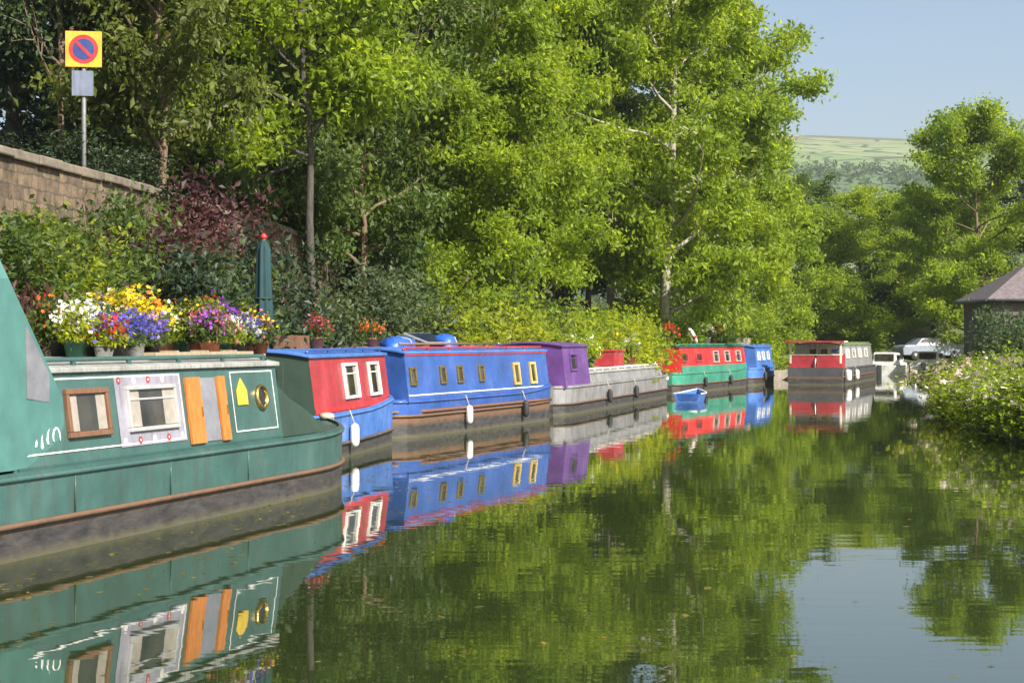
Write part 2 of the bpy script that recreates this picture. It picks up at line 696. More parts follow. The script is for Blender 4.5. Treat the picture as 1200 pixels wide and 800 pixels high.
def plant(proto, name, label, cat, x, y, s=1.0, sz=None, rz=0.0, leaf=None, bark=None, group=None, z=None, parts=('trunk', 'crown')):
    z = gz1(x, y) if z is None else z
    e = thing(name, label, cat, (x, y, z - 0.05), rz, group)
    if proto.me_w is None:
        a = proto.wood.build(parts[0], bark, e)
        c = rawmesh(parts[1], proto.v, proto.f, leaf, e)
        proto.me_w, proto.me_l = a.data, c.data
        proto.wood = proto.v = proto.f = None
    else:
        a = bpy.data.objects.new(parts[0], proto.me_w)
        c = bpy.data.objects.new(parts[1], proto.me_l)
        for o in (a, c):
            COL.objects.link(o)
            o.parent = e
    for o, m in ((a, bark), (c, leaf)):
        o.material_slots[0].link = 'OBJECT'
        o.material_slots[0].material = m
    e.scale = (s, s, sz or s)
    return e


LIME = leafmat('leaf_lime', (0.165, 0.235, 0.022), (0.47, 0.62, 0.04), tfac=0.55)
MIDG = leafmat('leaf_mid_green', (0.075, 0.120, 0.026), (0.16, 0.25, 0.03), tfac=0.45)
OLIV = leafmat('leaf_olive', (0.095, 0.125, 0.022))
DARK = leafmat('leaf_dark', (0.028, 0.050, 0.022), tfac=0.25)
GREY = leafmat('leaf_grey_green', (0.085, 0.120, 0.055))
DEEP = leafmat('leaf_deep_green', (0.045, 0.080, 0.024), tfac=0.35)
BLUEG = leafmat('leaf_blue_green', (0.060, 0.100, 0.040))
PLUM = leafmat('leaf_plum', (0.085, 0.038, 0.040), (0.15, 0.05, 0.045))
YELL = leafmat('leaf_yellow_green', (0.22, 0.27, 0.02), (0.58, 0.66, 0.03), tfac=0.5)
B_BR = barkmat('bark_brown', (0.16, 0.11, 0.07))
B_PA = barkmat('bark_pale', (0.34, 0.31, 0.25))
B_DK = barkmat('bark_dark', (0.07, 0.06, 0.05))

T_A = Tree(11, 17, 4.6, 0.16, 34, 0.55, 'dome', 88000, 0.20, 0.34, tr=0.24)
T_B = Tree(23, 18, 4.2, 0.12, 36, 0.6, 'oval', 88000, 0.20, 0.33, tr=0.22)
T_C = Tree(37, 12, 3.0, 0.2, 26, 0.6, 'oval', 34000, 0.16, 0.29, tr=0.125, subs=7)
T_D = Tree(41, 13, 3.2, 0.05, 44, 0.2, 'cone', 42000, 0.15, 0.34, tr=0.17)
T_E = Tree(59, 12, 2.6, 0.22, 24, 0.9, 'oval', 8500, 0.14, 0.45, tr=0.11)
T_F = Tree(67, 11, 3.6, 0.08, 28, 0.5, 'dome', 56000, 0.17, 0.29, tr=0.16)
T_G = Tree(101, 17, 3.6, 0.30, 30, 0.65, 'oval', 46000, 0.19, 0.36, tr=0.125, subs=7)
S_A = shrubproto(71, 1.9, 1.3, 11000, 0.10)
S_B = shrubproto(73, 1.5, 1.1, 9000, 0.085)
S_C = shrubproto(79, 2.6, 1.5, 13000, 0.12, sig=0.22)
S_D = shrubproto(83, 1.0, 0.9, 7000, 0.075, 18, 0.12)

trees = [
    # proto, px, Z, scale, zscale, leaf, bark, label
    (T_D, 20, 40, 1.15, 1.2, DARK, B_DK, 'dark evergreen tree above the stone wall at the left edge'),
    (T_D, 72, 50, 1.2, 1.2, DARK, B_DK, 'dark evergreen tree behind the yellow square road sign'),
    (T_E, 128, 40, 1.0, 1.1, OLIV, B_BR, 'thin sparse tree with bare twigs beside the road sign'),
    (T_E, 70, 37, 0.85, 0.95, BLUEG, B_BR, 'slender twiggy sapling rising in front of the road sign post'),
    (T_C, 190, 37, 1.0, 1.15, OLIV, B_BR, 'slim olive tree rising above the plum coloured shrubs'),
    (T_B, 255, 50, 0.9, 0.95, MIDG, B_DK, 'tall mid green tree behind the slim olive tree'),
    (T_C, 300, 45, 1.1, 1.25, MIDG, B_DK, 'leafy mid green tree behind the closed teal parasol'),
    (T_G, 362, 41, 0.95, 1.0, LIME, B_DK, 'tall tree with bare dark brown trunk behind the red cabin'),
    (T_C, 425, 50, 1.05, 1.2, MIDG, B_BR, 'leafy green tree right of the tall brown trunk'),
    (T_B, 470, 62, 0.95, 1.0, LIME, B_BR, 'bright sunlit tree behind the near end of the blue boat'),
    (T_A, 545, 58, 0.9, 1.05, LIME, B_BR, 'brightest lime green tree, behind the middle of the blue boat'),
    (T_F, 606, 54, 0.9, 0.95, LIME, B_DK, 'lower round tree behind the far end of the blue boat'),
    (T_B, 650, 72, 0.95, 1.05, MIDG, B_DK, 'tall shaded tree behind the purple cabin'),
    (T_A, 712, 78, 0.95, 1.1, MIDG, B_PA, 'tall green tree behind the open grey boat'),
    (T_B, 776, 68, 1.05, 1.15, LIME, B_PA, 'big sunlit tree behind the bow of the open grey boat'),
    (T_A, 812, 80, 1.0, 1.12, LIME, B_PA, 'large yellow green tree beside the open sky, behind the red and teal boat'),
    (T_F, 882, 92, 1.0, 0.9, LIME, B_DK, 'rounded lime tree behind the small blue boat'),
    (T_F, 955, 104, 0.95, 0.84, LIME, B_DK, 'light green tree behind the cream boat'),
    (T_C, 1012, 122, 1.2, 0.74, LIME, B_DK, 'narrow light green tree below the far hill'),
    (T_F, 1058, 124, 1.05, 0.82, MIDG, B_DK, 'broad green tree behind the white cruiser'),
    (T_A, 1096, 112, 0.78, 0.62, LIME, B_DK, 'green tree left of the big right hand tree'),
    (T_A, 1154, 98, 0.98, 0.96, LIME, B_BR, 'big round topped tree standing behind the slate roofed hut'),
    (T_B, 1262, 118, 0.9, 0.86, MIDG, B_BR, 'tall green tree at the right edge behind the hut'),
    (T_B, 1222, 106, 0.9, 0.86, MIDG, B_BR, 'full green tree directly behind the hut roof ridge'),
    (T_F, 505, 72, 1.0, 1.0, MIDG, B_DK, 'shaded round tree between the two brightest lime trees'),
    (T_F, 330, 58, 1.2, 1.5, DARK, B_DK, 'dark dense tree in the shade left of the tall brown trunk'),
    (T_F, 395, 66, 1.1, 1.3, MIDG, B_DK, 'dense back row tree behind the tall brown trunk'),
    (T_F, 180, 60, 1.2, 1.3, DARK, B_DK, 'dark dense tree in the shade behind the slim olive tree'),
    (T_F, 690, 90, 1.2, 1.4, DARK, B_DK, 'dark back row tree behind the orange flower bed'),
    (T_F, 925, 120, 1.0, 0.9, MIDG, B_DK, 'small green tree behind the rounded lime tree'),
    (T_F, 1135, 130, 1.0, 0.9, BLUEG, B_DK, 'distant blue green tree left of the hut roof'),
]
for i, (p, px, Z, s, szz, lf, bk, lab) in enumerate(trees):
    plant(p, 'evergreen_tree' if p is T_D else 'broadleaf_tree', lab, 'tree', PX(px, Z), Z, s, szz, i * 1.37, lf, bk, 'trees along the canal')

shrubs = [
    (S_C, 2, 25, 1.0, 0.78, MIDG, 'large green shrub below the wall at the left edge'),
    (S_C, 44, 27, 1.1, 0.82, YELL, 'bright yellow green shrub hiding the foot of the stone wall'),
    (S_C, 84, 28, 1.1, 0.92, MIDG, 'rounded green shrub against the wall, left of the plum shrubs'),
    (S_B, 100, 24, 1.1, 1.2, LIME, 'light green shrub right of the yellow green one below the wall'),
    (S_A, 62, 22.5, 0.95, 1.1, PLUM, 'dark plum coloured shrub at the left, above the white flowers'),
    (S_C, 118, 29, 1.0, 0.85, PLUM, 'plum coloured shrub against the wall, left of the broadest plum one'),
    (S_C, 172, 31, 1.15, 0.95, PLUM, 'broadest plum coloured shrub, beneath the slim olive tree'),
    (S_C, 232, 35, 1.25, 1.25, PLUM, 'plum coloured shrub left of the closed parasol'),
    (S_A, 112, 22.5, 0.9, 0.8, GREY, 'grey leaved shrub behind the yellow flowers'),
    (S_C, 205, 28, 1.0, 1.0, DARK, 'dark leaved shrub behind the tall scarlet flowers'),
    (S_C, 262, 30, 0.9, 1.0, MIDG, 'green shrub directly left of the closed teal parasol'),
    (S_C, 104, 35, 0.95, 0.62, DARK, 'dark shrub above the stone wall around the road sign post'),
    (S_C, 128, 31, 0.9, 1.05, MIDG, 'green shrub climbing the wall face left of the plum shrubs'),
    (S_C, 300, 33, 1.1, 1.2, DARK, 'dark shrub right behind the closed teal parasol'),
    (S_C, 345, 36, 1.0, 0.9, GREY, 'pale grey green shrub right of the closed teal parasol'),
    (S_C, 420, 40, 1.1, 1.0, GREY, 'grey green shrub behind the red cabin roof'),
    (S_C, 470, 45, 1.2, 1.0, BLUEG, 'blue green shrub behind the near end of the blue boat'),
    (S_A, 515, 46, 1.2, 1.1, MIDG, 'leafy shrub behind the red garden chair'),
    (S_A, 548, 46, 1.3, 1.3, YELL, 'yellow leaved shrub behind the blue boat roof'),
    (S_C, 610, 50, 1.1, 1.0, GREY, 'silvery shrub behind the far end of the blue boat'),
    (S_C, 668, 57, 1.1, 0.9, GREY, 'silvery shrub above the purple cabin'),
    (S_A, 712, 60, 1.5, 1.4, YELL, 'yellow green shrub above the orange flower bed'),
    (S_C, 765, 68, 1.4, 1.1, LIME, 'lime shrub behind the far end of the purple cabined boat'),
    (S_C, 815, 74, 1.4, 1.0, MIDG, 'green shrub behind the red and teal boat'),
    (S_C, 870, 84, 1.4, 1.0, LIME, 'light green shrub behind the small blue boat'),
    (S_C, 985, 108, 1.7, 1.1, LIME, 'light green bank shrub above the grey green boat side'),
    (S_C, 1030, 116, 1.8, 1.2, MIDG, 'green bank shrub behind the white cruiser cabin'),
    (S_C, 1088, 122, 2.0, 1.3, MIDG, 'green bank shrub behind the parked silver blue car'),
]
for i, (p, px, Z, s, szz, lf, lab) in enumerate(shrubs):
    plant(p, 'shrub', lab, 'shrub', PX(px, Z), Z, s, szz, i * 2.1, lf, B_DK, 'shrubs on the left bank', parts=('stem', 'foliage'))

# ------------------------------------------------------------------ narrowboats
HULL = hullblack()
GLASS = glass_dark()
WHITE = paint('white_paint', (0.72, 0.71, 0.66), 0.35, 0.3)
CREAM = paint('cream_paint', (0.62, 0.56, 0.42), 0.4, 0.35)
TEAL = paint('teal_paint', (0.042, 0.104, 0.094), 0.30, 0.30)
TEALD = paint('dark_teal_paint', (0.020, 0.072, 0.062), 0.32, 0.3)
RED = paint('red_paint', (0.36, 0.028, 0.040), 0.33, 0.25)
SCAR = paint('scarlet_paint', (0.56, 0.024, 0.024), 0.33, 0.2)
BLUE = paint('blue_paint', (0.026, 0.082, 0.30), 0.28, 0.25)
BLUEL = paint('light_blue_paint', (0.055, 0.155, 0.46), 0.33, 0.2)
PURP = paint('purple_paint', (0.115, 0.045, 0.20), 0.35, 0.2)
LIMEP = paint('lime_paint', (0.27, 0.31, 0.022), 0.36, 0.3)
GREYP = paint('grey_paint', (0.20, 0.20, 0.20), 0.45, 0.45)
GREYR = paint('roof_grey', (0.30, 0.31, 0.29), 0.55, 0.5)
GREENR = paint('roof_green', (0.16, 0.21, 0.09), 0.6, 0.5)
SEAG = paint('sea_green_paint', (0.035, 0.22, 0.15), 0.33, 0.25)
CHAR = paint('charcoal_paint', (0.055, 0.058, 0.065), 0.4, 0.35)
BRASS = plain('brass', (0.62, 0.42, 0.14), 0.3, 1.0, 0.15)
STEEL = plain('steel', (0.55, 0.55, 0.54), 0.35, 1.0, 0.15)
ALU = plain('aluminium_frame', (0.62, 0.62, 0.60), 0.35, 0.6, 0.1)
ORANGEW = wood('orange_varnished_wood', (0.50, 0.17, 0.035), 0.35)
BROWNW = wood('brown_wood', (0.17, 0.085, 0.045), 0.5)
PLANK = wood('bleached_plank', (0.34, 0.27, 0.18), 0.7)
RUBBER = plain('fender_rubber', (0.02, 0.02, 0.02), 0.7)
ROPE = plain('rope', (0.42, 0.36, 0.26), 0.9, 0, 0.3, 40, 0.5)
CANVT = plain('teal_canvas', (0.055, 0.155, 0.140), 0.75, 0, 0.18, 3, 0.25)
CANVD = plain('dark_green_canvas', (0.018, 0.040, 0.026), 0.8, 0, 0.25, 3, 0.25)
VINYL = plain('clouded_vinyl', (0.17, 0.175, 0.20), 0.18, 0, 0.3, 3)
DARKIN = plain('dark_interior', (0.012, 0.012, 0.014), 0.8)
CURT = plain('curtain_cloth', (0.26, 0.235, 0.20), 0.9, 0, 0.2, 12)


class Boat:
    """local frame: +x along the boat from near to far end, y=-1.04 is the canal side, z=0 is the waterline"""
    ZG = 0.74
    bowrise = 0.22

    def __init__(s, label, W0, W1, group, zr=1.62, name='narrowboat', beam=2.08):
        d = Vector((W1[0] - W0[0], W1[1] - W0[1], 0))
        s.L = d.length
        s.u = d.normalized()
        s.r = Vector((s.u.y, -s.u.x, 0))
        s.hw = beam / 2
        s.W0 = Vector((W0[0], W0[1], 0))
        s.zr = zr
        org = s.W0 - s.r * s.hw
        s.e = thing(name, label, 'boat', org, math.atan2(s.u.y, s.u.x), group)

    def at(s, px, inset=0.1):
        """x along the cabin side seen at image column px (used once, when measuring the photo)"""
        k = (px - 600) / 2000.0
        p = s.W0 - s.r * inset
        return (k * p.y - p.x) / (s.u.x - k * s.u.y)

    def world(s, x, y, z):
        return s.e.location + s.u * x - s.r * y + Vector((0, 0, z))

    def hwx(s, x, zf=1.0):
        """half width of the hull at x"""
        w = s.hw
        if s.bow == 'far':
            q = (x - (s.L - s.bl)) / s.bl
        elif s.bow == 'near':
            q = (s.bl - x) / s.bl
        else:
            q = -1
        if q > 0:
            q = min(q, 1)
            w *= max(0.03, (1 - q ** 2.2) ** 0.9)
        qs = (0.8 - x) / 0.8 if s.bow == 'far' else (x - (s.L - 0.8)) / 0.8
        if s.bow and qs > 0:
            w *= 1 - 0.32 * min(1, qs) ** 2
        return w

    def sheer(s, x):
        q = 0
        if s.bow == 'far':
            q = max(0, (x - (s.L - 3.2)) / 3.2)
        elif s.bow == 'near':
            q = max(0, (3.2 - x) / 3.2)
        return s.ZG + s.bowrise * q * q

    def hull(s, side_mat, bow='far', bl=2.6, zband=0.30, deck_mat=None, band_mats=None, hull_mat=None):
        s.bow, s.bl = bow, bl
        n = max(24, int(s.L * 3))
        xs = [s.L * i / n for i in range(n + 1)]
        lower, upper, deck = MB(), MB(), MB()
        lv, uv, dv = [], [], []
        for x in xs:
            w = s.hwx(x)
            sh = s.sheer(x)
            wl = w * 0.985
            lv += [(x, wl * 0.97, -0.5), (x, wl, zband), (x, -wl, zband), (x, -wl * 0.97, -0.5)]
            uv += [(x, wl, zband), (x, w, sh), (x, w - min(0.05, w), sh), (x, -w + min(0.05, w), sh), (x, -w, sh), (x, -wl, zband)]
            dv += [(x, w - min(0.05, w), sh - 0.03), (x, -w + min(0.05, w), sh - 0.03)]
        m = len(xs)
        for i in range(m - 1):
            a, c = i * 4, (i + 1) * 4
            lower.f += [(a, a + 1, c + 1, c), (a + 2, a + 3, c + 3, c + 2)]
            a, c = i * 6, (i + 1) * 6
            for k in (0, 1, 3, 4):
                upper.f.append((a + k, a + k + 1, c + k + 1, c + k))
            a, c = i * 2, (i + 1) * 2
            deck.f.append((a, a + 1, c + 1, c))
        lower.f += [(0, 1, 2, 3), ((m - 1) * 4 + 3, (m - 1) * 4 + 2, (m - 1) * 4 + 1, (m - 1) * 4)]
        upper.f += [(0, 1, 4, 5), tuple((m - 1) * 6 + k for k in (5, 4, 1, 0))]
        for mb, vv in ((lower, lv), (upper, uv), (deck, dv)):
            mb.v = vv
            mb.mi = [0] * len(mb.f)
            mb.sm = [False] * len(mb.f)
        lower.build('hull', hull_mat or HULL, s.e)
        upper.build('hull_side', side_mat, s.e)
        deck.build('deck', deck_mat or GREYP, s.e)
        # rubbing strakes: half-round steel sections following the hull
        for z0, t, mt in ((zband, 0.028, HULL), (s.ZG - 0.05, 0.024, side_mat)):
            mb = MB()
            for sd in (-1, 1):
                P = []
                for x in xs:
                    zz = z0 + (s.sheer(x) - s.ZG) * (1 if z0 > 0.5 else 0.35)
                    P.append((x, sd * (s.hwx(x) + 0.004), zz))
                mb.tube(P, t, 6)
            mb.build('rubbing_strake', mt, s.e)
        # stem or transom fender
        return s

    def side(s, x, z, off=0.0):
        f = (z - s.ZG) / (s.zr - s.ZG)
        return Vector((x, -(s.hw - 0.07 - 0.12 * f) - off, z))

    def basis(s):
        t = Vector((0, 0.12, s.zr - s.ZG)).normalized()
        return (Vector((1, 0, 0)), Vector((0, -t.z, t.y)), t)       # along, outward, up the side

    def cabin(s, x0, x1, mat, roof_mat, rail_mat=None, end_mat=None, camber=0.09, name='cabin', roof=True, rails=True):
        zb, zr = s.ZG - 0.06, s.zr
        wb, wt = s.hw - 0.07, s.hw - 0.19
        mb = MB()
        vs = []
        for x in (x0, x1):
            vs += [(x, wb, zb), (x, wt, zr), (x, 0, zr + camber * 0.9), (x, -wt, zr), (x, -wb, zb)]
        mb.add(vs, [(0, 5, 6, 1), (3, 8, 9, 4)], 0)
        mb.add(vs, [(0, 1, 2, 3, 4), (9, 8, 7, 6, 5)], 1)
        mb.build(name, [mat, end_mat or mat], s.e)
        if roof:
            mb = MB()
            m = 10
            prof = []
            for k in range(m + 1):
                y = (wt + 0.045) * (1 - 2 * k / m)
                prof.append(Vector((x0 - 0.05, y, zr + 0.012 + camber * (1 - (y / (wt + 0.045)) ** 2))))
            low = [p - Vector((0, 0, 0.045)) for p in reversed(prof)]
            mb.prism(prof + low, (x1 - x0 + 0.1, 0, 0))
            mb.build('roof', roof_mat, s.e, 0.008)
        if rails:
            for sd in (-1, 1):
                h = MB()
                y = sd * (wt - 0.06)
                h.tube([(x0 + 0.1, y, zr + 0.05), (x0 + 0.18, y, zr + 0.085), (x1 - 0.18, y, zr + 0.085), (x1 - 0.1, y, zr + 0.05)], 0.022, 7)
                k = max(2, int((x1 - x0) / 1.1))
                for i in range(k + 1):
                    x = x0 + 0.2 + (x1 - x0 - 0.4) * i / k
                    h.box((x, y, zr + 0.055), (0.06, 0.028, 0.07))
                h.build('handrail', rail_mat or mat, s.e)
        return s

    def strip(s, x0, x1, z0, z1, mat, name='coach_line', t=0.006, base=0.0, rim=None):
        """a strip (or a thin rectangular frame, with rim) lying on the canal side of the cabin"""
        B = s.basis()
        mb = MB()
        rs = [(x0, x1, z0, z1)] if rim is None else [(x0, x1, z0, z0 + rim), (x0, x1, z1 - rim, z1), (x0, x0 + rim, z0 + rim, z1 - rim), (x1 - rim, x1, z0 + rim, z1 - rim)]
        for a, b_, c, d in rs:
            p = s.side((a + b_) / 2, (c + d) / 2, base + t / 2)
            mb.box(p, (b_ - a, t, (d - c) * 1.0), B)
        return mb.build(name, mat, s.e)

    def window(s, x0, x1, z0, z1, frame=ALU, rim=0.035, curtain=False, pane=None, name='window'):
        B = s.basis()
        mb = MB()
        for a, b_, c, d in ((x0, x1, z0, z0 + rim), (x0, x1, z1 - rim, z1), (x0, x0 + rim, z0 + rim, z1 - rim), (x1 - rim, x1, z0 + rim, z1 - rim)):
            mb.box(s.side((a + b_) / 2, (c + d) / 2, 0.018), (b_ - a, 0.045, d - c), B)
        if x1 - x0 > 0.75:
            zt = z1 - (z1 - z0) * 0.3
            mb.box(s.side((x0 + x1) / 2, zt, 0.010), (x1 - x0 - 2 * rim, 0.022, 0.022), B)
        f = mb.build(name, frame, s.e, 0.006)
        p = MB().box(s.side((x0 + x1) / 2, (z0 + z1) / 2, 0.003), (x1 - x0 - 1.6 * rim, 0.008, z1 - z0 - 1.6 * rim), B).build('pane', pane or GLASS, f)
        if curtain:
            w = (x1 - x0 - 2 * rim) * 0.24
            for a in (x0 + rim, x1 - rim - w):
                MB().box(s.side(a + w / 2, (z0 + z1) / 2, 0.0085), (w, 0.004, z1 - z0 - 2.2 * rim), B).build('curtain', CURT, f)
        return f

    def porthole(s, x, z, r=0.15, frame=BRASS):
        B = s.basis()
        ax = Matrix((B[0], B[2], B[1])).transposed()
        mb = MB()
        prof = [(r * 0.74, 0.004), (r * 0.76, 0.03), (r * 0.9, 0.036), (r, 0.022), (r, 0.0)]
        n = 20
        c = s.side(x, z, 0)
        vs, fs = [], []
        for rr, h in prof:
            for k in range(n):
                t = 6.2832 * k / n
                vs.append(c + ax @ Vector((rr * math.cos(t), rr * math.sin(t), h)))
        for i in range(len(prof) - 1):
            for k in range(n):
                k2 = (k + 1) % n
                fs.append((i * n + k2, i * n + k, (i + 1) * n + k, (i + 1) * n + k2))
        f = mb.add(vs, fs, 0, True).build('porthole', frame, s.e)
        MB().lathe([(r * 0.78, 0.002), (r * 0.78, 0.008)], c, n, axis=ax, smooth=False).build('pane', GLASS, f)

    def vent(s, x, y=0.0):
        z = s.zr + 0.08
        MB().lathe([(0.05, 0), (0.05, 0.06), (0.11, 0.065), (0.11, 0.09), (0.07, 0.12), (0.0, 0.13)], (x, y, z), 14).build('roof_vent', BRASS, s.e)

    def chimney(s, x, y, h=0.5):
        z = s.zr + 0.05
        c = MB().lathe([(0.10, 0), (0.10, 0.05), (0.075, 0.06), (0.075, h)], (x, y, z), 14).build('chimney', CHAR, s.e)
        MB().lathe([(0.079, h - 0.16), (0.079, h - 0.12)], (x, y, z), 14).build('brass_band', BRASS, c)
        MB().lathe([(0.10, h + 0.03), (0.02, h + 0.09), (0.0, h + 0.09)], (x, y, z), 14).build('chimney_cap', CHAR, c)

    def tiller(s, x=0.35, dirn=1):
        z = s.ZG
        t = MB().tube([(x, 0, z - 0.2), (x, 0, z + 0.25), (x + 0.10 * dirn, 0, z + 0.42), (x + 0.45 * dirn, 0, z + 0.52), (x + 0.95 * dirn, 0, z + 0.56)], [0.04, 0.035, 0.03, 0.022, 0.018], 8).build('tiller', STEEL, s.e)
        MB().tube([(x + 0.95 * dirn, 0, z + 0.56), (x + 1.25 * dirn, 0, z + 0.57)], 0.022, 8).build('tiller_grip', BROWNW, t)

    def stud(s, x, y=0):
        z = s.sheer(x) - 0.03
        MB().tube([(x, y, z), (x, y, z + 0.16)], 0.03, 8).tube([(x, y - 0.11, z + 0.13), (x, y + 0.11, z + 0.13)], 0.022, 7).build('mooring_stud', CHAR, s.e)

    def fender(s, x, r=0.075, ln=0.38, mat=RUBBER):
        y = -s.hwx(x) - r - 0.01
        zt = s.sheer(x)
        f = MB().lathe([(0.02, 0), (r * 0.8, 0.03), (r, 0.08), (r, ln - 0.08), (r * 0.8, ln - 0.03), (0.02, ln)], (x, y, 0.16), 12).build('fender', mat, s.e)
        MB().tube([(x, y, 0.16 + ln - 0.02), (x, y + r + 0.01, zt + 0.01)], 0.010, 5).build('lanyard', ROPE, f)

    def bow_fender(s, near=False):
        x = -0.02 if near else s.L + 0.02
        mb = MB()
        for k in range(4):
            mb.lathe([(0.03, -0.05), (0.09, -0.035), (0.11, 0), (0.09, 0.035), (0.03, 0.05)], (x, 0, 0.52 + 0.1 * k), 10)
        mb.build('bow_fender', ROPE, s.e)

    def doors(s, x, mat, zc0=0.3, near=True, glass=True):
        """pair of cabin end doors"""
        sgn = -1 if near else 1
        for sd in (-1, 1):
            d = MB().box((x + sgn * 0.02, sd * 0.24, (zc0 + s.zr - 0.1) / 2), (0.04, 0.46, s.zr - 0.1 - zc0)).build('door', mat, s.e, 0.006)
            if glass:
                MB().box((x + sgn * 0.043, sd * 0.24, s.zr - 0.38), (0.012, 0.28, 0.36)).build('pane', GLASS, d)
            MB().lathe([(0.02, 0), (0.02, 0.04)], (x + sgn * 0.06, sd * 0.06, 1.05), 8, axis=Matrix.Rotation(R(90), 3, 'Y')).build('door_knob', BRASS, d)


NG = 'boats moored along the left bank'
# ---------------- near teal boat
uG = Vector((1.88, 6.4, 0)).normalized()
W0 = Vector((-4.24, 14.1, 0)) - uG * 6.5
W1 = Vector((-4.24, 14.1, 0)) + uG * 9.5
g = Boat('long teal green narrowboat nearest the camera with flowers along its roof', W0, W1, NG, 1.60)
G0 = 6.5
g.bowrise = 0.06
g.hull(TEAL, 'far', 3.0, 0.30, TEALD)
cx0, cx1 = G0 + 0.35, G0 + 5.9
g.cabin(cx0, cx1, TEAL, GREYR, TEAL, TEALD)
Bz0 = g.basis()
# panel lines and band
g.strip(cx0 + 0.05, cx1 - 0.05, 0.735, 0.765, TEALD, 'gunwale_band', 0.012)
g.window(G0 + 1.25, G0 + 2.0, 0.98, 1.42, BROWNW, 0.05, True)
g.strip(G0 + 2.18, G0 + 3.52, 0.84, 1.53, paint('lilac_grey_paint', (0.27, 0.26, 0.31), 0.4, 0.3), 'painted_panel', 0.003)
rg = random.Random(9)
for q in range(9):
    sx = G0 + 2.26 + (q % 5) * 0.29
    sz = 0.895 if q < 5 else 1.475
    for (dr, mt, r0) in ((0.0, RED if q % 2 else WHITE, 0.038), (0.0, CREAM, 0.014)):
        MB().lathe([(r0, 0), (r0, 0.002 if r0 > 0.03 else 0.004)], g.side(sx, sz, 0.004), 9, axis=Matrix((Bz0[0], Bz0[2], Bz0[1])).transposed(), smooth=False).build('painted_rose', mt, g.e)
g.window(G0 + 2.35, G0 + 3.35, 0.98, 1.42, ALU, 0.04, True)
# side hatch: a dark opening with two orange doors folded back on the cabin side
hx0, hx1 = G0 + 3.93, G0 + 4.30
g.strip(hx0, hx1, 0.80, 1.47, VINYL, 'hatch_opening', 0.006)
for a, b_ in ((hx0 - 0.34, hx0 - 0.02), (hx1 + 0.02, hx1 + 0.20)):
    d = g.strip(a, b_, 0.79, 1.48, ORANGEW, 'hatch_door', 0.028)
    g_h = MB().box(g.side(b_ - 0.04, 1.12, 0.035), (0.02, 0.014, 0.10), g.basis()).build('door_handle', BRASS, d)
for x0, x1 in ((G0 + 0.55, G0 + 3.5), (G0 + 4.68, cx1 - 0.12)):
    g.strip(x0, x1, 0.86, 1.52, WHITE, 'coach_line', 0.004, 0.0, 0.014)
# upright weld seams on the hull side and a row of rivets below the roof
for q in (1.2, 3.0, 4.8):
    MB().tube([(G0 + q, -g.hw - 0.001, 0.33), (G0 + q, -g.hw - 0.001, 0.66)], 0.006, 5).build('weld_seam', TEAL, g.e)
for k in range(26):
    x = cx0 + 0.95 + k * 0.172
    if x < cx1 - 0.1:
        MB().lathe([(0.013, 0), (0.010, 0.006), (0.0, 0.008)], g.side(x, 1.565, 0.0), 7, axis=Matrix((Bz0[0], Bz0[2], Bz0[1])).transposed()).build('rivet', TEALD, g.e)
# yellow lozenge beside the doors
p = g.side(G0 + 4.92, 1.25, 0.004)
Bz = g.basis()
MB().prism([p + Bz[0] * a + Bz[2] * c for a, c in ((-0.13, -0.10), (0.13, -0.10), (0.13, 0.06), (0, 0.2), (-0.13, 0.06))], Bz[1] * 0.008).build('painted_lozenge', paint('yellow_paint', (0.60, 0.42, 0.04), 0.35, 0.2), g.e)
g.porthole(G0 + 5.42, 1.22, 0.15)
# white scrollwork on the panel by the hood: loose brush strokes
mb = MB()
rng = random.Random(5)
for row, zc in enumerate((1.30, 1.02)):
    x = G0 + 0.66
    k = 0
    while x < G0 + 1.12:
        P = []
        for q in range(9):
            t = q / 8
            xx = x + 0.10 * t + 0.03 * math.sin(t * 6.3 + k)
            zz = zc + (0.09 + 0.03 * math.sin(k * 1.7)) * math.cos(t * 5.6 + k * 1.1)
            P.append(g.side(xx, zz, 0.004))
        mb.tube(P, [0.004 + 0.008 * math.sin(math.pi * q / 8) for q in range(9)], 5)
        x += 0.115
        k += 1
mb.build('painted_scrollwork', WHITE, g.e)
for x in (G0 + 2.1, G0 + 4.6):
    g.vent(x, 0.25)
g.stud(g.L - 1.0)
g.bow_fender()
# bow well under a dark cover with hoops
mb = MB()
xs = [cx1 + 0.02, cx1 + 0.45, cx1 + 0.9, cx1 + 1.5]
prf = []
vs, fs = [], []
for i, x in enumerate(xs):
    zt = [1.50, 1.30, 1.16, 0.84][i]
    w = min(g.hwx(x) - 0.06, 0.93)
    vs += [(x, w, 0.74), (x, w * 0.9, zt - 0.12), (x, 0, zt), (x, -w * 0.9, zt - 0.12), (x, -w, 0.74)]
for i in range(3):
    for k in range(4):
        a = i * 5 + k
        fs.append((a, a + 1, a + 6, a + 5))
fs += [(4, 3, 2, 1, 0), (15, 16, 17, 18, 19)]
mb.add(vs, fs).build('well_deck_cover', CANVD, g.e)
# pram hood of teal canvas over the near end, sloping down on to the roof
vs, fs = [], []
hs = [(G0 - 3.2, 2.80, 0.97), (G0 + 0.30, 2.80, 0.97), (G0 + 1.22, 1.76, 0.93)]
for x, zt, w in hs:
    vs += [(x, w, 0.76), (x, w * 0.97, zt - 0.42), (x, w * 0.78, zt - 0.07), (x, 0, zt), (x, -w * 0.78, zt - 0.07), (x, -w * 0.97, zt - 0.42), (x, -w, 0.76)]
for i in range(2):
    for k in range(6):
        a = i * 7 + k
        fs.append((a, a + 1, a + 8, a + 7))
fs += [(6, 5, 4, 3, 2, 1, 0), (14, 15, 16, 17, 18, 19, 20)]
hood = MB().add(vs, fs).build('canvas_hood', CANVT, g.e)
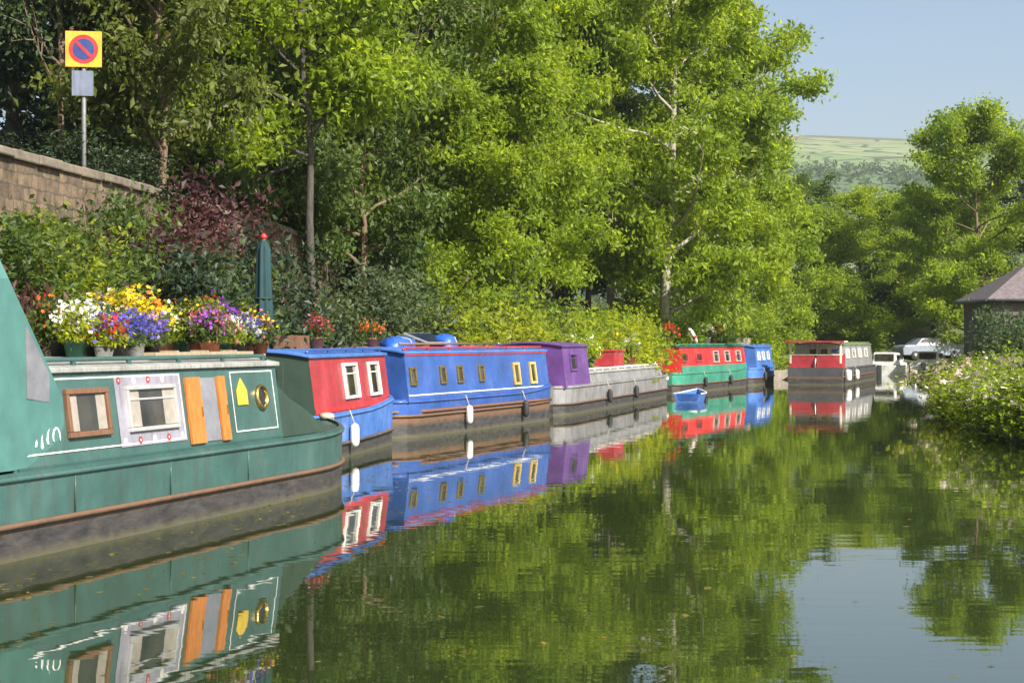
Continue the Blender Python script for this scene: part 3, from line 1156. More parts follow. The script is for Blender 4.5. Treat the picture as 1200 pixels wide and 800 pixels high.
# clear panel in the sloping side of the hood
a0, a1, b0_, b1_ = [Vector(hs[1][0:1] + (0, 0))] * 4
f0 = [Vector(vs[7 + 5]), Vector(vs[7 + 6]), Vector(vs[14 + 5]), Vector(vs[14 + 6])]
def fq(s_, t_):
    top = f0[0].lerp(f0[2], s_)
    bot = f0[1].lerp(f0[3], s_)
    return bot.lerp(top, t_)
nrm = (f0[2] - f0[0]).cross(f0[1] - f0[0]).normalized()
if nrm.y > 0:
    nrm = -nrm
MB().prism([fq(0.28, 0.45) + nrm * 0.004, fq(0.70, 0.62) + nrm * 0.004, fq(0.72, 0.92) + nrm * 0.004, fq(0.28, 0.93) + nrm * 0.004], nrm * 0.006).build('vinyl_window', VINYL, hood)
g.tiller(0.4)

# ---------------- red and blue boat
r_ = Boat('narrowboat with a red cabin and bright blue hull behind the bow of the teal boat', (-2.94, 25.0), (-2.02, 31.5), NG, 1.63)
r_.hull(BLUEL, 'far', 0.9, 0.24, BLUE)
rx0, rx1 = 0.55, r_.at(456)
r_.cabin(rx0, rx1, RED, BLUEL, BLUE, CANVD)
r_.doors(rx0, CANVD, 0.55)
r_.strip(rx0, rx1, 0.755, 0.83, SCAR, 'gunwale_band', 0.010)
wa, wb_ = r_.at(405), r_.at(421)
r_.window(wa, wb_, 0.92, 1.50, WHITE, 0.05, True)
wa, wb_ = r_.at(434), r_.at(446)
r_.window(wa, wb_, 0.92, 1.50, WHITE, 0.05, True)
r_.tiller(0.25)
r_.stud(0.3, -0.6)
r_.fender(1.2, mat=plain('blue_fender', (0.02, 0.03, 0.45), 0.4))
r_.fender(2.4, mat=WHITE)
r_.chimney(rx0 + 1.6, 0.3, 0.42)

# ---------------- blue boat
b_ = Boat('all blue narrowboat with a red roof edge and small brass windows', (-2.0, 32.3), (1.22, 40.95), NG, 1.64)
b_.hull(BLUE, 'far', 1.0, 0.42, BLUE)
bx0, bx1 = 0.3, b_.at(643)
b_.cabin(bx0, bx1, BLUE, BLUEL, RED)
b_.strip(bx0, bx1, 1.575, 1.635, SCAR, 'roof_edge_band', 0.02)
b_.strip(bx0, bx1, 0.80, 0.825, WHITE, 'coach_line', 0.008)
for px in (485, 520, 540, 565):
    x = b_.at(px)
    b_.window(x - 0.15, x + 0.15, 1.0, 1.36, BRASS, 0.05)
for px in (606, 625):
    x = b_.at(px)
    b_.window(x - 0.20, x + 0.20, 0.88, 1.38, paint('yellow_ochre_paint', (0.5, 0.36, 0.09), 0.4, 0.2), 0.06)
b_.stud(b_.L - 0.7)
b_.fender(3.0, mat=WHITE)
b_.fender(6.4)
b_.vent(2.6)
b_.vent(5.2)
b_.bow_fender()
wd = MB()
for sd in (-1,):
    wd.tube([(x * 0.1 * b_.L, sd * (b_.hwx(x * 0.1 * b_.L) + 0.012), 0.50) for x in range(0, 10)], 0.035, 6)
wd.build('wooden_rubbing_strip', BROWNW, b_.e)

# ---------------- open grey boat with a purple end cabin
l_ = Boat('low grey workboat with a narrow purple cabin at its near end', (1.36, 42.4), (5.75, 59.1), NG, 1.74)
l_.hull(GREYP, 'far', 2.6, 0.28, CHAR)
lx0 = 0.25
lxp = l_.at(691)
lxe = l_.at(776)
l_.cabin(lx0, lxp, PURP, PURP, PURP, rails=False)
l_.window(lx0 + 0.7, lx0 + 1.5, 1.10, 1.55, PURP, 0.05)
l_.zr = 1.02
l_.cabin(lxp + 0.01, lxe, GREYP, GREYR, WHITE, name='hold_coaming')
l_.stud(l_.L - 0.9)
l_.bow_fender()
l_.fender(5.0)
l_.fender(9.0)
MB().tube([(l_.L - 2.3 + q * 0.23, -l_.hwx(l_.L - 2.3 + q * 0.23) - 0.006, 0.60 + 0.012 * q) for q in range(10)], 0.05, 7).build('bow_flash', WHITE, l_.e)

# ---------------- scarlet and sea green boat
s_ = Boat('scarlet topped narrowboat with a sea green lower side', (6.0, 60.5), (9.95, 70.9), NG, 1.66)
s_.hull(SEAG, 'far', 0.9, 0.30, SEAG)
sx0, sx1 = 0.4, s_.at(874)
s_.cabin(sx0, sx1, SCAR, TEALD, SEAG)
s_.strip(sx0, sx1, 0.70, 0.96, SEAG, 'lower_panel', 0.010)
for px in (840, 853, 866):
    x = s_.at(px)
    s_.window(x - 0.40, x + 0.40, 1.04, 1.50, ALU, 0.05)
for px in (803, 820):
    x = s_.at(px)
    s_.window(x - 0.45, x + 0.45, 1.10, 1.44, RED, 0.06)
s_.fender(3.2)
s_.fender(7.2)
s_.tiller(0.2)

# ---------------- small blue boat
t_ = Boat('light blue narrowboat just beyond the scarlet one', (10.25, 71.6), (12.2, 78.0), NG, 1.62)
t_.hull(BLUEL, 'far', 1.6, 0.3, BLUE)
t_.cabin(0.7, 5.4, BLUEL, BLUEL, BLUEL)
for x in (1.5, 2.8, 4.2):
    t_.window(x - 0.28, x + 0.28, 1.04, 1.42, WHITE, 0.045)
t_.doors(0.7, BLUE, 0.6)
t_.fender(2.0)

# ---------------- cream boat, end on
c_ = Boat('cream boat seen end on with red lower doors and an overhanging red edged roof', (14.0, 72.2), (17.9, 84.0), NG, 1.72, 'wide_canal_boat', 2.35)
c_.hull(CHAR, None, 2.0, 0.34, CHAR)
c_.cabin(1.1, 11.9, GREYP, GREENR, GREENR, CREAM)
# near end: red bulwark, cream uprights carrying the overhanging roof
for sd in (-1, 1):
    MB().box((0.16, sd * 0.585, 0.98), (0.06, 1.08, 0.56)).build('bulwark_panel', RED, c_.e, 0.01)
    MB().box((0.16, sd * 1.06, 1.36), (0.08, 0.09, 0.9)).build('roof_post', CREAM, c_.e, 0.008)
    MB().box((0.70, sd * 1.095, 1.02), (1.0, 0.05, 0.60)).build('bulwark_side', RED, c_.e, 0.01)
MB().box((0.16, 0, 1.285), (0.10, 2.3, 0.05)).build('bulwark_rail', CREAM, c_.e, 0.01)
MB().box((0.55, 0, 1.84), (1.5, 2.45, 0.07)).build('overhanging_roof', CREAM, c_.e, 0.015)
MB().box((-0.21, 0, 1.845), (0.03, 2.49, 0.07)).build('roof_edge_trim', RED, c_.e)
c_.doors(1.1, CREAM, 0.9)
MB().box((1.05, -0.76, 1.45), (0.03, 0.36, 0.14)).build('name_board', BLUEL, c_.e)
for x in (2.6, 4.8, 7.0, 9.4):
    c_.window(x - 0.5, x + 0.5, 1.12, 1.54, WHITE, 0.06, True, CURT if x in (2.6, 7.0) else None)
c_.fender(0.6, 0.14, 0.5, WHITE)
c_.fender(4.0, 0.1, 0.45, WHITE)
c_.tiller(0.05, 1)

# ---------------- small white cruiser
def cruiser(x0, y0, s0, label):
    W = Vector((x0, y0, 0))
    u = Vector((0.42, 0.9, 0)).normalized()
    e = thing('cabin_cruiser', label, 'boat', W, math.atan2(u.y, u.x), NG)
    e.scale = (s0, s0, s0)
    vs, fs = [], []
    L, m = 6.2, 14
    for i in range(m + 1):
        x = L * i / m
        q = max(0, (x - 3.2) / 3.0)
        w = 1.1 * max(0.04, 1 - q ** 2.2)
        sh = 0.72 + 0.25 * q
        vs += [(x, w * 0.8, -0.3), (x, w * 0.93, 0.25), (x, w, sh), (x, 0, sh + 0.05), (x, -w, sh), (x, -w * 0.93, 0.25), (x, -w * 0.8, -0.3)]
    for i in range(m):
        for k in range(6):
            a = i * 7 + k
            fs.append((a, a + 1, a + 8, a + 7))
    fs += [tuple(range(6, -1, -1)), tuple(m * 7 + k for k in range(7))]
    MB().add(vs, fs).build('hull', WHITE, e)
    vs = []
    for x, w, z in ((1.5, 0.86, 0.76), (4.6, 0.70, 0.82), (1.6, 0.76, 1.62), (3.5, 0.64, 1.55)):
        vs += [(x, w, z), (x, -w, z)]
    MB().add(vs, [(0, 1, 5, 4), (2, 6, 7, 3), (0, 4, 6, 2), (1, 3, 7, 5), (4, 5, 7, 6)]).build('cabin', WHITE, e, 0.05)
    for a, b2 in ((1.75, 2.5), (2.6, 3.4)):
        MB().box(((a + b2) / 2, -0.80, 1.28), (b2 - a, 0.05, 0.34), (Vector((1, 0.05, 0)).normalized(), Vector((-0.05, 1, 0.1)).normalized(), Vector((0, -0.1, 1)).normalized())).build('side_window', GLASS, e)
    MB().box((1.52, 0, 1.25), (0.05, 1.3, 0.5)).build('rear_window', GLASS, e)
    MB().tube([(3.4, -0.9, 0.85), (3.4, -0.9, 1.2), (5.6, -0.4, 1.3), (6.1, 0, 1.3), (5.6, 0.4, 1.3), (3.4, 0.9, 1.2), (3.4, 0.9, 0.85)], 0.02, 6).build('bow_rail', STEEL, e)
    MB().box((0.02, 0, 0.36), (0.3, 0.34, 0.8)).build('outboard_motor', CHAR, e, 0.05)


cruiser(19.7, 91.5, 0.78, 'white cabin cruiser with dark windows moored just beyond the cream boat')
cruiser(24.6, 102.0, 0.78, 'smaller looking white cabin cruiser farthest away at the bend')


# ---------------- blue dinghy
def dinghy():
    e = thing('rowing_dinghy', 'small blue and white rowing dinghy floating off the bow of the open grey boat', 'boat', (5.35, 52.0, 0), R(74))
    e.scale = (0.72, 0.72, 0.72)
    vs, fs = [], []
    L, m = 2.5, 12
    rim = []
    for i in range(m + 1):
        x = L * i / m
        q = max(0, (x - 1.1) / 1.4)
        w = 0.58 * max(0.05, 1 - q ** 2.3)
        sh = 0.36 + 0.14 * q * q
        vs += [(x, w * 0.75, -0.12), (x, w, sh), (x, w * 0.9, sh - 0.02), (x, w * 0.65, 0.03), (x, -w * 0.65, 0.03), (x, -w * 0.9, sh - 0.02), (x, -w, sh), (x, -w * 0.75, -0.12)]
        rim.append((x, -w, sh))
    for i in range(m):
        for k in range(7):
            a = i * 8 + k
            fs.append((a, a + 1, a + 9, a + 8))
    fs += [(0, 7, 6, 1), tuple(m * 8 + k for k in (1, 6, 7, 0)), (1, 6, 5, 2), (2, 5, 4, 3)]
    MB().add(vs, fs).build('hull', BLUEL, e)
    gr = MB().tube(rim, 0.03, 6).tube([(x, -y, z) for x, y, z in rim], 0.03, 6)
    gr.build('gunwale', WHITE, e)
    for x in (0.55, 1.35):
        MB().box((x, 0, 0.24), (0.22, 0.94 if x < 1 else 0.86, 0.03)).build('thwart', PLANK, e)


dinghy()

# ------------------------------------------------------------------ stone wall with coping
wallm, nt, b = newmat('rubble_stone')
v = objco(nt)
mp = nt.nodes.new('ShaderNodeMapping')
mp.inputs['Rotation'].default_value = (R(90), 0, R(-84))
nt.links.new(v, mp.inputs[0])
nw = noise(nt, 2.6, 4, 0.65, v)
va = nt.nodes.new('ShaderNodeMix')
va.data_type = 'VECTOR'
va.inputs[0].default_value = 0.16
tc2 = nt.nodes.new('ShaderNodeTexCoord')
sx2 = nt.nodes.new('ShaderNodeSeparateXYZ')
nt.links.new(tc2.outputs['Object'], sx2.inputs[0])
cx2 = nt.nodes.new('ShaderNodeCombineXYZ')
nt.links.new(sx2.outputs[1], cx2.inputs[0])
nt.links.new(sx2.outputs[2], cx2.inputs[1])
nt.links.new(cx2.outputs[0], va.inputs[4])
nt.links.new(nw.outputs[1], va.inputs[5])
br = nt.nodes.new('ShaderNodeTexBrick')
br.inputs['Scale'].default_value = 1.0
br.inputs['Brick Width'].default_value = 0.48
br.inputs['Row Height'].default_value = 0.19
br.squash = 0.62
br.squash_frequency = 3
br.offset = 0.37
br.inputs['Mortar Size'].default_value = 0.018
br.inputs['Mortar Smooth'].default_value = 0.6
br.inputs['Color1'].default_value = (0.105, 0.078, 0.055, 1)
br.inputs['Color2'].default_value = (0.20, 0.15, 0.10, 1)
br.inputs['Mortar'].default_value = (0.08, 0.07, 0.055, 1)
nt.links.new(va.outputs[1], br.inputs['Vector'])
nd = noise(nt, 3.0, 6, 0.7, v)
rd = ramp(nt, nd.outputs[0], [(0.32, (0.35, 0.37, 0.33)), (0.5, (0.85, 0.82, 0.78)), (0.68, (1.3, 1.2, 1.1))])
mu = nt.nodes.new('ShaderNodeMix')
mu.data_type = 'RGBA'
mu.blend_type = 'MULTIPLY'
mu.inputs[0].default_value = 1.0
nt.links.new(br.outputs[0], mu.inputs[6])
nt.links.new(rd.outputs[0], mu.inputs[7])
nt.links.new(mu.outputs[2], b.inputs['Base Color'])
b.inputs['Roughness'].default_value = 0.95
bump(nt, b, nd.outputs[0], 0.9, 0.05)
e = thing('retaining_wall', 'tall rubble stone wall with pale coping at the upper left', 'wall', (0, 0, 0))
mb, cpm = MB(), MB()
for (y0, x0), (y1, x1) in zip(WALL, WALL[1:]):
    d = Vector((x1 - x0, y1 - y0, 0))
    u = d.normalized()
    w = Vector((-u.y, u.x, 0))
    c = Vector(((x0 + x1) / 2, (y0 + y1) / 2, 2.4))
    mb.box(c, (d.length + 0.02, 0.55, 4.9), (u, w, Vector((0, 0, 1))))
    n = int(d.length / 0.9)
    for k in range(n):
        q = Vector((x0, y0, 4.93)) + d * ((k + 0.5) / n)
        cpm.box(q, (d.length / n - 0.03, 0.72 + 0.06 * math.sin(k * 1.9), 0.17 + 0.06 * math.sin(k * 3.1)), (u, w, Vector((0, 0, 1))))
mb.build('wall_face', wallm, e)
cpm.build('coping', plain('weathered_coping', (0.15, 0.125, 0.095), 0.95, 0, 0.5, 2.5, 0.8), e, 0.03)

# ------------------------------------------------------------------ road sign on the upper road
Zs = 34.0
xs_, zs_ = PX(98, Zs), HZ(56, Zs)
e = thing('road_sign', 'square yellow sign with a red ringed blue disc on a pale post above the wall', 'sign', (xs_, Zs, 4.35), R(8))
zz = zs_ - 4.35
MB().tube([(0, 0.05, -0.4), (0, 0.05, zz + 0.3)], 0.045, 10).build('post', plain('galvanised', (0.16, 0.165, 0.165), 0.6, 0.3), e)
YEL = paint('sign_yellow', (0.72, 0.34, 0.02), 0.4, 0.15)
MB().box((0, -0.012, zz), (0.71, 0.02, 0.71)).build('sign_board', YEL, e, 0.004)
ax = Matrix.Rotation(R(90), 3, 'X')
MB().lathe([(0.285, 0), (0.285, 0.006)], (0, -0.024, zz), 40, axis=ax, smooth=False).build('red_ring', SCAR, e)
MB().lathe([(0.21, 0), (0.21, 0.005)], (0, -0.0315, zz), 40, axis=ax, smooth=False).build('blue_disc', paint('sign_blue', (0.015, 0.035, 0.16), 0.4, 0.1), e)
MB().box((0, -0.0395, zz), (0.43, 0.004, 0.06), (Vector((0.707, 0, -0.707)), Vector((0, 1, 0)), Vector((0.707, 0, 0.707)))).build('diagonal_bar', SCAR, e)
MB().box((-0.02, -0.012, zz - 0.68), (0.42, 0.02, 0.5)).build('lower_plate', paint('sign_plate', (0.14, 0.17, 0.24), 0.4, 0.4), e, 0.004)

# ------------------------------------------------------------------ closed parasol
Zp = 22.6
xp = PX(309, Zp)
e = thing('closed_parasol', 'tall closed dark teal parasol with a red tip behind the roof flowers', 'parasol', (xp, Zp, gz1(xp, Zp)))
g0 = gz1(xp, Zp)
zt, zb = HZ(279, Zp) - g0, HZ(392, Zp) - g0
MB().tube([(0, 0, 0), (0, 0, zt)], 0.025, 8).build('pole', PLANK, e)
vs, fs, n = [], [], 32
prof = [(0.085, zb), (0.125, zb + 0.04), (0.118, zb + 0.35), (0.098, zb + 0.75), (0.085, zt - 0.12), (0.05, zt - 0.03), (0.02, zt)]
for i, (r, z) in enumerate(prof):
    for k in range(n):
        t = 6.2832 * k / n
        q = r * (1 + 0.16 * math.cos(8 * t + z * 0.6) * (1 if i < 5 else 0.4))
        vs.append((q * math.cos(t), q * math.sin(t), z + (0.05 * math.cos(8 * t) if i == 0 else 0)))
for i in range(len(prof) - 1):
    for k in range(n):
        k2 = (k + 1) % n
        fs.append((i * n + k, i * n + k2, (i + 1) * n + k2, (i + 1) * n + k))
MB().add(vs, fs, 0, True).build('furled_canopy', plain('dark_teal_canvas', (0.005, 0.036, 0.042), 0.8, 0, 0.2, 4, 0.3), e)
MB().lathe([(0.02, 0), (0.04, 0.02), (0.045, 0.05), (0.02, 0.08), (0.0, 0.09)], (0, 0, zt), 12).build('tip', SCAR, e)
MB().tube([(-0.11 + 0.22 * 0, 0, zb + 0.5)] + [(0.118 * math.cos(a), 0.118 * math.sin(a), zb + 0.5) for a in [i * 0.4 for i in range(16)]], 0.012, 5).build('tie_band', CANVD, e)

# ------------------------------------------------------------------ stone hut on the right bank
def hut():
    X0, Y0 = 23.7, 84.5
    z0 = gz1(X0 + 2, Y0)
    e = thing('stone_hut', 'small stone hut with a slate hipped roof at the right edge', 'hut', (X0 + 3.8, Y0 + 2.7, z0))
    W, D, H = 7.4, 5.4, 3.55
    hs = plain('hut_stone', (0.105, 0.09, 0.08), 0.9, 0, 0.35, 3, 0.6)
    MB().box((0, 0, H / 2 - 0.2), (W, D, H + 0.4)).build('wall', hs, e)
    ov = 0.38
    a, b2 = W / 2 + ov, D / 2 + ov
    rz = 2.0
    rm, nt, bb = newmat('roof_slate')
    vv = objco(nt)
    sx = nt.nodes.new('ShaderNodeTexBrick')
    sx.inputs['Scale'].default_value = 3.0
    sx.inputs['Color1'].default_value = (0.105, 0.085, 0.085, 1)
    sx.inputs['Color2'].default_value = (0.17, 0.14, 0.14, 1)
    sx.inputs['Mortar'].default_value = (0.05, 0.05, 0.055, 1)
    sx.inputs['Mortar Size'].default_value = 0.012
    nt.links.new(vv, sx.inputs['Vector'])
    nt.links.new(sx.outputs[0], bb.inputs['Base Color'])
    bb.inputs['Roughness'].default_value = 0.6
    vs = [(-a, -b2, H), (a, -b2, H), (a, b2, H), (-a, b2, H), (-a + b2, 0, H + rz), (a - b2, 0, H + rz)]
    vs += [(x, y, z - 0.14) for x, y, z in vs[:4]]
    MB().add(vs, [(0, 1, 5, 4), (1, 2, 5), (2, 3, 4, 5), (3, 0, 4), (0, 6, 7, 1), (1, 7, 8, 2), (2, 8, 9, 3), (3, 9, 6, 0), (9, 8, 7, 6)]).build('roof', rm, e)
    MB().tube([(-a, -b2 - 0.05, H - 0.1), (a, -b2 - 0.05, H - 0.1)], 0.06, 8).tube([(-a - 0.05, -b2, H - 0.1), (-a - 0.05, b2, H - 0.1)], 0.06, 8).build('gutter', CHAR, e)
    for x in (-1.9, 0.2):
        f = MB()
        for q in ((x - 0.5, 0.09, 1.3), (x + 0.5, 0.09, 1.3)):
            f.box((q[0], -D / 2 - 0.02, 1.9), (0.09, 0.08, 1.3))
        for zz in (1.25, 2.55):
            f.box((x, -D / 2 - 0.02, zz), (1.09, 0.08, 0.09))
        f = f.build('window', GREYP, e)
        MB().box((x, -D / 2 - 0.01, 1.9), (0.92, 0.03, 1.22)).build('pane', GLASS, f)
        MB().box((x, -D / 2 - 0.05, 1.15), (1.3, 0.16, 0.1)).build('sill', stone, f)
    d = MB().box((2.0, -D / 2 - 0.02, 1.05), (0.95, 0.06, 2.1)).build('door', CHAR, e)
    MB().lathe([(0.03, 0), (0.03, 0.06)], (1.65, -D / 2 - 0.05, 1.0), 8, axis=ax).build('handle', BRASS, d)


hut()


# ------------------------------------------------------------------ parked cars on the far bank
def car(label, x, y, rz, body):
    e = thing('parked_car', label, 'car', (x, y, gz1(x, y)), rz, None)
    prof = [(-2.1, 0.35), (-2.15, 0.75), (-2.0, 0.95), (-1.25, 1.0), (-0.75, 1.42), (0.75, 1.45), (1.55, 0.98), (2.1, 0.85), (2.15, 0.5), (2.05, 0.32)]
    vs, n = [], len(prof)
    for sd in (-1, 1):
        for px_, pz in prof:
            w = 0.86 if pz < 1.02 else 0.66
            vs.append((px_, sd * w, pz))
    fs = [tuple(range(n)), tuple(range(2 * n - 1, n - 1, -1))]
    for i in range(n):
        j = (i + 1) % n
        fs.append((j, i, n + i, n + j))
    MB().add(vs, fs).build('body', body, e, 0.04)
    for sd in (-1, 1):
        MB().prism([(-1.1, sd * 0.80, 1.03), (-0.72, sd * 0.70, 1.36), (0.0, sd * 0.70, 1.38), (0.0, sd * 0.80, 1.03)], (0, sd * 0.03, 0)).build('side_window', GLASS, e)
        MB().prism([(0.06, sd * 0.80, 1.03), (0.06, sd * 0.70, 1.38), (0.72, sd * 0.70, 1.38), (1.35, sd * 0.80, 1.03)], (0, sd * 0.03, 0)).build('side_window', GLASS, e)
        for wx in (-1.3, 1.35):
            w = MB().lathe([(0.2, -0.1), (0.31, -0.09), (0.31, 0.09), (0.2, 0.1)], (wx, sd * 0.80, 0.31), 18, axis=ax).build('wheel', RUBBER, e)
            MB().lathe([(0.19, -0.11), (0.19, 0.11)], (wx, sd * 0.80, 0.31), 14, axis=ax).build('hub', STEEL, w)
        MB().box((2.12, sd * 0.62, 0.72), (0.06, 0.32, 0.14)).build('headlight', VINYL, e)


car('silver blue car parked on the far bank between the far cruisers and the hut', 26.6, 109.0, R(12), paint('car_blue_grey', (0.26, 0.30, 0.36), 0.25, 0.1))

# ------------------------------------------------------------------ flowering bushes on the right bank
FLW = leafmat('blossom_white', (0.66, 0.60, 0.56), (0.7, 0.6, 0.55), 0.15, 0.25)
FLP = leafmat('blossom_pink', (0.60, 0.40, 0.42), (0.7, 0.45, 0.45), 0.2, 0.25)


def blossoms(parent, A, n, mat, seed, r=0.05, name='blossom', zmin=0.5, spread=0.12):
    """clusters of five petalled flowers sitting on the outer twigs"""
    rng = np.random.default_rng(seed)
    A = A[A[:, 2] > zmin * A[:, 2].max()]
    idx = rng.integers(0, len(A), n)
    c = A[idx] + rng.normal(size=(n, 3)) * spread
    c[:, 2] += 0.05
    nv = rng.normal(size=(n, 3)) * 0.6 + np.array([0.25, -0.6, 0.7])
    nv /= np.linalg.norm(nv, axis=1)[:, None]
    t1 = np.cross(nv, np.array([0.3, 0.2, 0.93]))
    t1 /= np.linalg.norm(t1, axis=1)[:, None]
    t2 = np.cross(nv, t1)
    rs = r * (0.7 + 0.6 * rng.random((n, 1)))
    V = np.empty((n, 5, 4, 3))
    for k in range(5):
        a = 6.2832 * k / 5
        d = t1 * math.cos(a) + t2 * math.sin(a)
        e2 = -t1 * math.sin(a) + t2 * math.cos(a)
        V[:, k, 0] = c
        V[:, k, 1] = c + rs * (d * 0.65 + e2 * 0.36) + nv * rs * 0.18
        V[:, k, 2] = c + rs * d * 1.0 + nv * rs * 0.1
        V[:, k, 3] = c + rs * (d * 0.65 - e2 * 0.36) + nv * rs * 0.18
    v = V.reshape(-1, 3)
    return structure(rawmesh(name, v, np.arange(len(v)).reshape(-1, 4), mat, parent), 'stuff')


rb = [
    # x, y, scale, zscale, leaf, blossom, label
    (9.9, 28.0, 1.1, 1.15, MIDG, None, 'dark green bush nearest the camera on the right bank'),
    (10.2, 31.5, 1.15, 1.2, LIME, FLW, 'white flowered lime leaved bush hanging over the water at the right edge'),
    (10.4, 35.0, 1.1, 1.0, LIME, FLW, 'lime leaved bush with scattered white flowers on the right bank'),
    (11.1, 38.5, 1.1, 1.0, LIME, FLP, 'bush with pale pink flowers in the middle of the right bank'),
    (11.5, 42.0, 1.05, 0.95, YELL, FLW, 'yellowish bush with white flowers on the right bank'),
    (12.5, 45.5, 1.1, 0.95, MIDG, FLP, 'pink flowered bush near the tip of the right bank'),
    (13.4, 49.5, 1.1, 0.95, OLIV, FLP, 'olive bush with pink flowers at the tip of the right bank'),
    (14.9, 54.5, 1.2, 0.9, MIDG, FLW, 'white flowered bush beyond the tip of the right bank'),
    (16.4, 59.5, 1.2, 0.85, YELL, FLW, 'low yellow green bush on the right bank before the bend'),
    (18.3, 66.0, 1.2, 0.8, MIDG, None, 'low green bush before the hut on the right bank'),
    (20.4, 73.0, 1.2, 0.8, LIME, None, 'low lime bush just before the hut'),
    (11.5, 32.5, 1.2, 1.45, GREY, FLW, 'taller grey green bush behind the white flowered one at the right edge'),
    (12.6, 39.0, 1.2, 1.3, LIME, FLP, 'taller light green bush behind the pink flowered one'),
    (22.6, 78.0, 1.7, 2.1, BLUEG, None, 'tall dark green bush standing against the left corner of the hut'),
    (25.3, 80.0, 1.5, 1.5, MIDG, None, 'green bush below the hut window'),
    (13.8, 46.5, 1.2, 1.1, GREY, FLW, 'grey green bush with white flowers set back from the water'),
]
for i, (x, y, s, szz, lf, fl, lab) in enumerate(rb):
    pr = (S_A, S_B, S_D)[i % 3] if i < 11 else S_A
    k = {id(S_A): 1.0, id(S_B): 1.15, id(S_D): 1.5}[id(pr)]
    e = plant(pr, 'flowering_bush' if fl else 'bush', lab, 'bush', x, y, s * k, szz * k * (0.66 if y < 70 else 0.82), i * 1.9, lf, B_DK, 'bushes along the right bank', z=0.15, parts=('stem', 'foliage'))
    if fl:
        blossoms(e, pr.A, 520, fl, 300 + i, 0.055 if y < 50 else 0.075, zmin=0.3)

# ------------------------------------------------------------------ flowers on the teal boat's roof
POTS = {}
S_P = shrubproto(91, 0.34, 0.20, 1500, 0.05, 12, 0.05)
S_Q = shrubproto(93, 0.26, 0.24, 1500, 0.045, 14, 0.05)
S_R = shrubproto(97, 0.50, 0.20, 1700, 0.06, 10, 0.06)
cols = {
    'white': ((0.80, 0.79, 0.74), 0.1), 'yellow': ((0.80, 0.55, 0.02), 0.15), 'blue': ((0.13, 0.12, 0.62), 0.2), 'purple': ((0.25, 0.06, 0.45), 0.2),
    'red': ((0.62, 0.02, 0.025), 0.2), 'orange': ((0.80, 0.17, 0.02), 0.2), 'pink': ((0.65, 0.12, 0.28), 0.2), 'lilac': ((0.42, 0.28, 0.62), 0.15), 'cream': ((0.72, 0.68, 0.38), 0.15)}
FM = {k: leafmat('petal_' + k, c, tuple(min(1, q * 1.1) for q in c), v_, 0.25) for k, (c, v_) in cols.items()}
TERRA = plain('terracotta', (0.36, 0.13, 0.07), 0.85, 0, 0.2, 10)
PGREEN = plain('green_glazed_pot', (0.02, 0.10, 0.06), 0.3, 0, 0.2, 6)
PWHITE = plain('white_pot', (0.6, 0.6, 0.57), 0.5, 0, 0.1, 6)
PBLACK = plain('black_plastic_pot', (0.025, 0.025, 0.027), 0.5, 0, 0.2, 6)


def potplant(label, loc, kind, flowers, potm, s=1.0, n=110, seed=0, group='flower pots on the teal boat roof', r=0.024, leaf=None):
    e = thing('flower_pot', label, 'flower pot', loc, seed * 1.3, group)
    s *= 1.02
    e.scale = (s, s, s)
    MB().lathe([(0.085, 0), (0.115, 0.15), (0.125, 0.15), (0.125, 0.185), (0.105, 0.185), (0.10, 0.15)], (0, 0, 0), 16).build('pot', potm, e)
    if kind.me_w is None:
        a = kind.wood.build('stem', B_DK, e)
        c = rawmesh('foliage', kind.v, kind.f, leaf or MIDG, e)
        kind.me_w, kind.me_l = a.data, c.data
    else:
        a = bpy.data.objects.new('stem', kind.me_w)
        c = bpy.data.objects.new('foliage', kind.me_l)
        for o in (a, c):
            COL.objects.link(o)
            o.parent = e
    for o, m in ((a, B_DK), (c, leaf or MIDG)):
        o.location = (0, 0, 0.15)
        o.material_slots[0].link = 'OBJECT'
        o.material_slots[0].material = m
    for q, f in enumerate(flowers):
        o = blossoms(e, kind.A, int(n * 2.2) // len(flowers), FM[f], seed * 7 + q, r, 'blossom', 0.35, 0.05)
        o.location = (0, 0, 0.15)
    return e


def onroof(bt, px, y, zoff=0.10):
    x = bt.at(px, bt.hw + y)
    f = y / (bt.hw - 0.15)
    return bt.world(x, y, bt.zr + 0.012 + 0.09 * max(0, 1 - f * f))


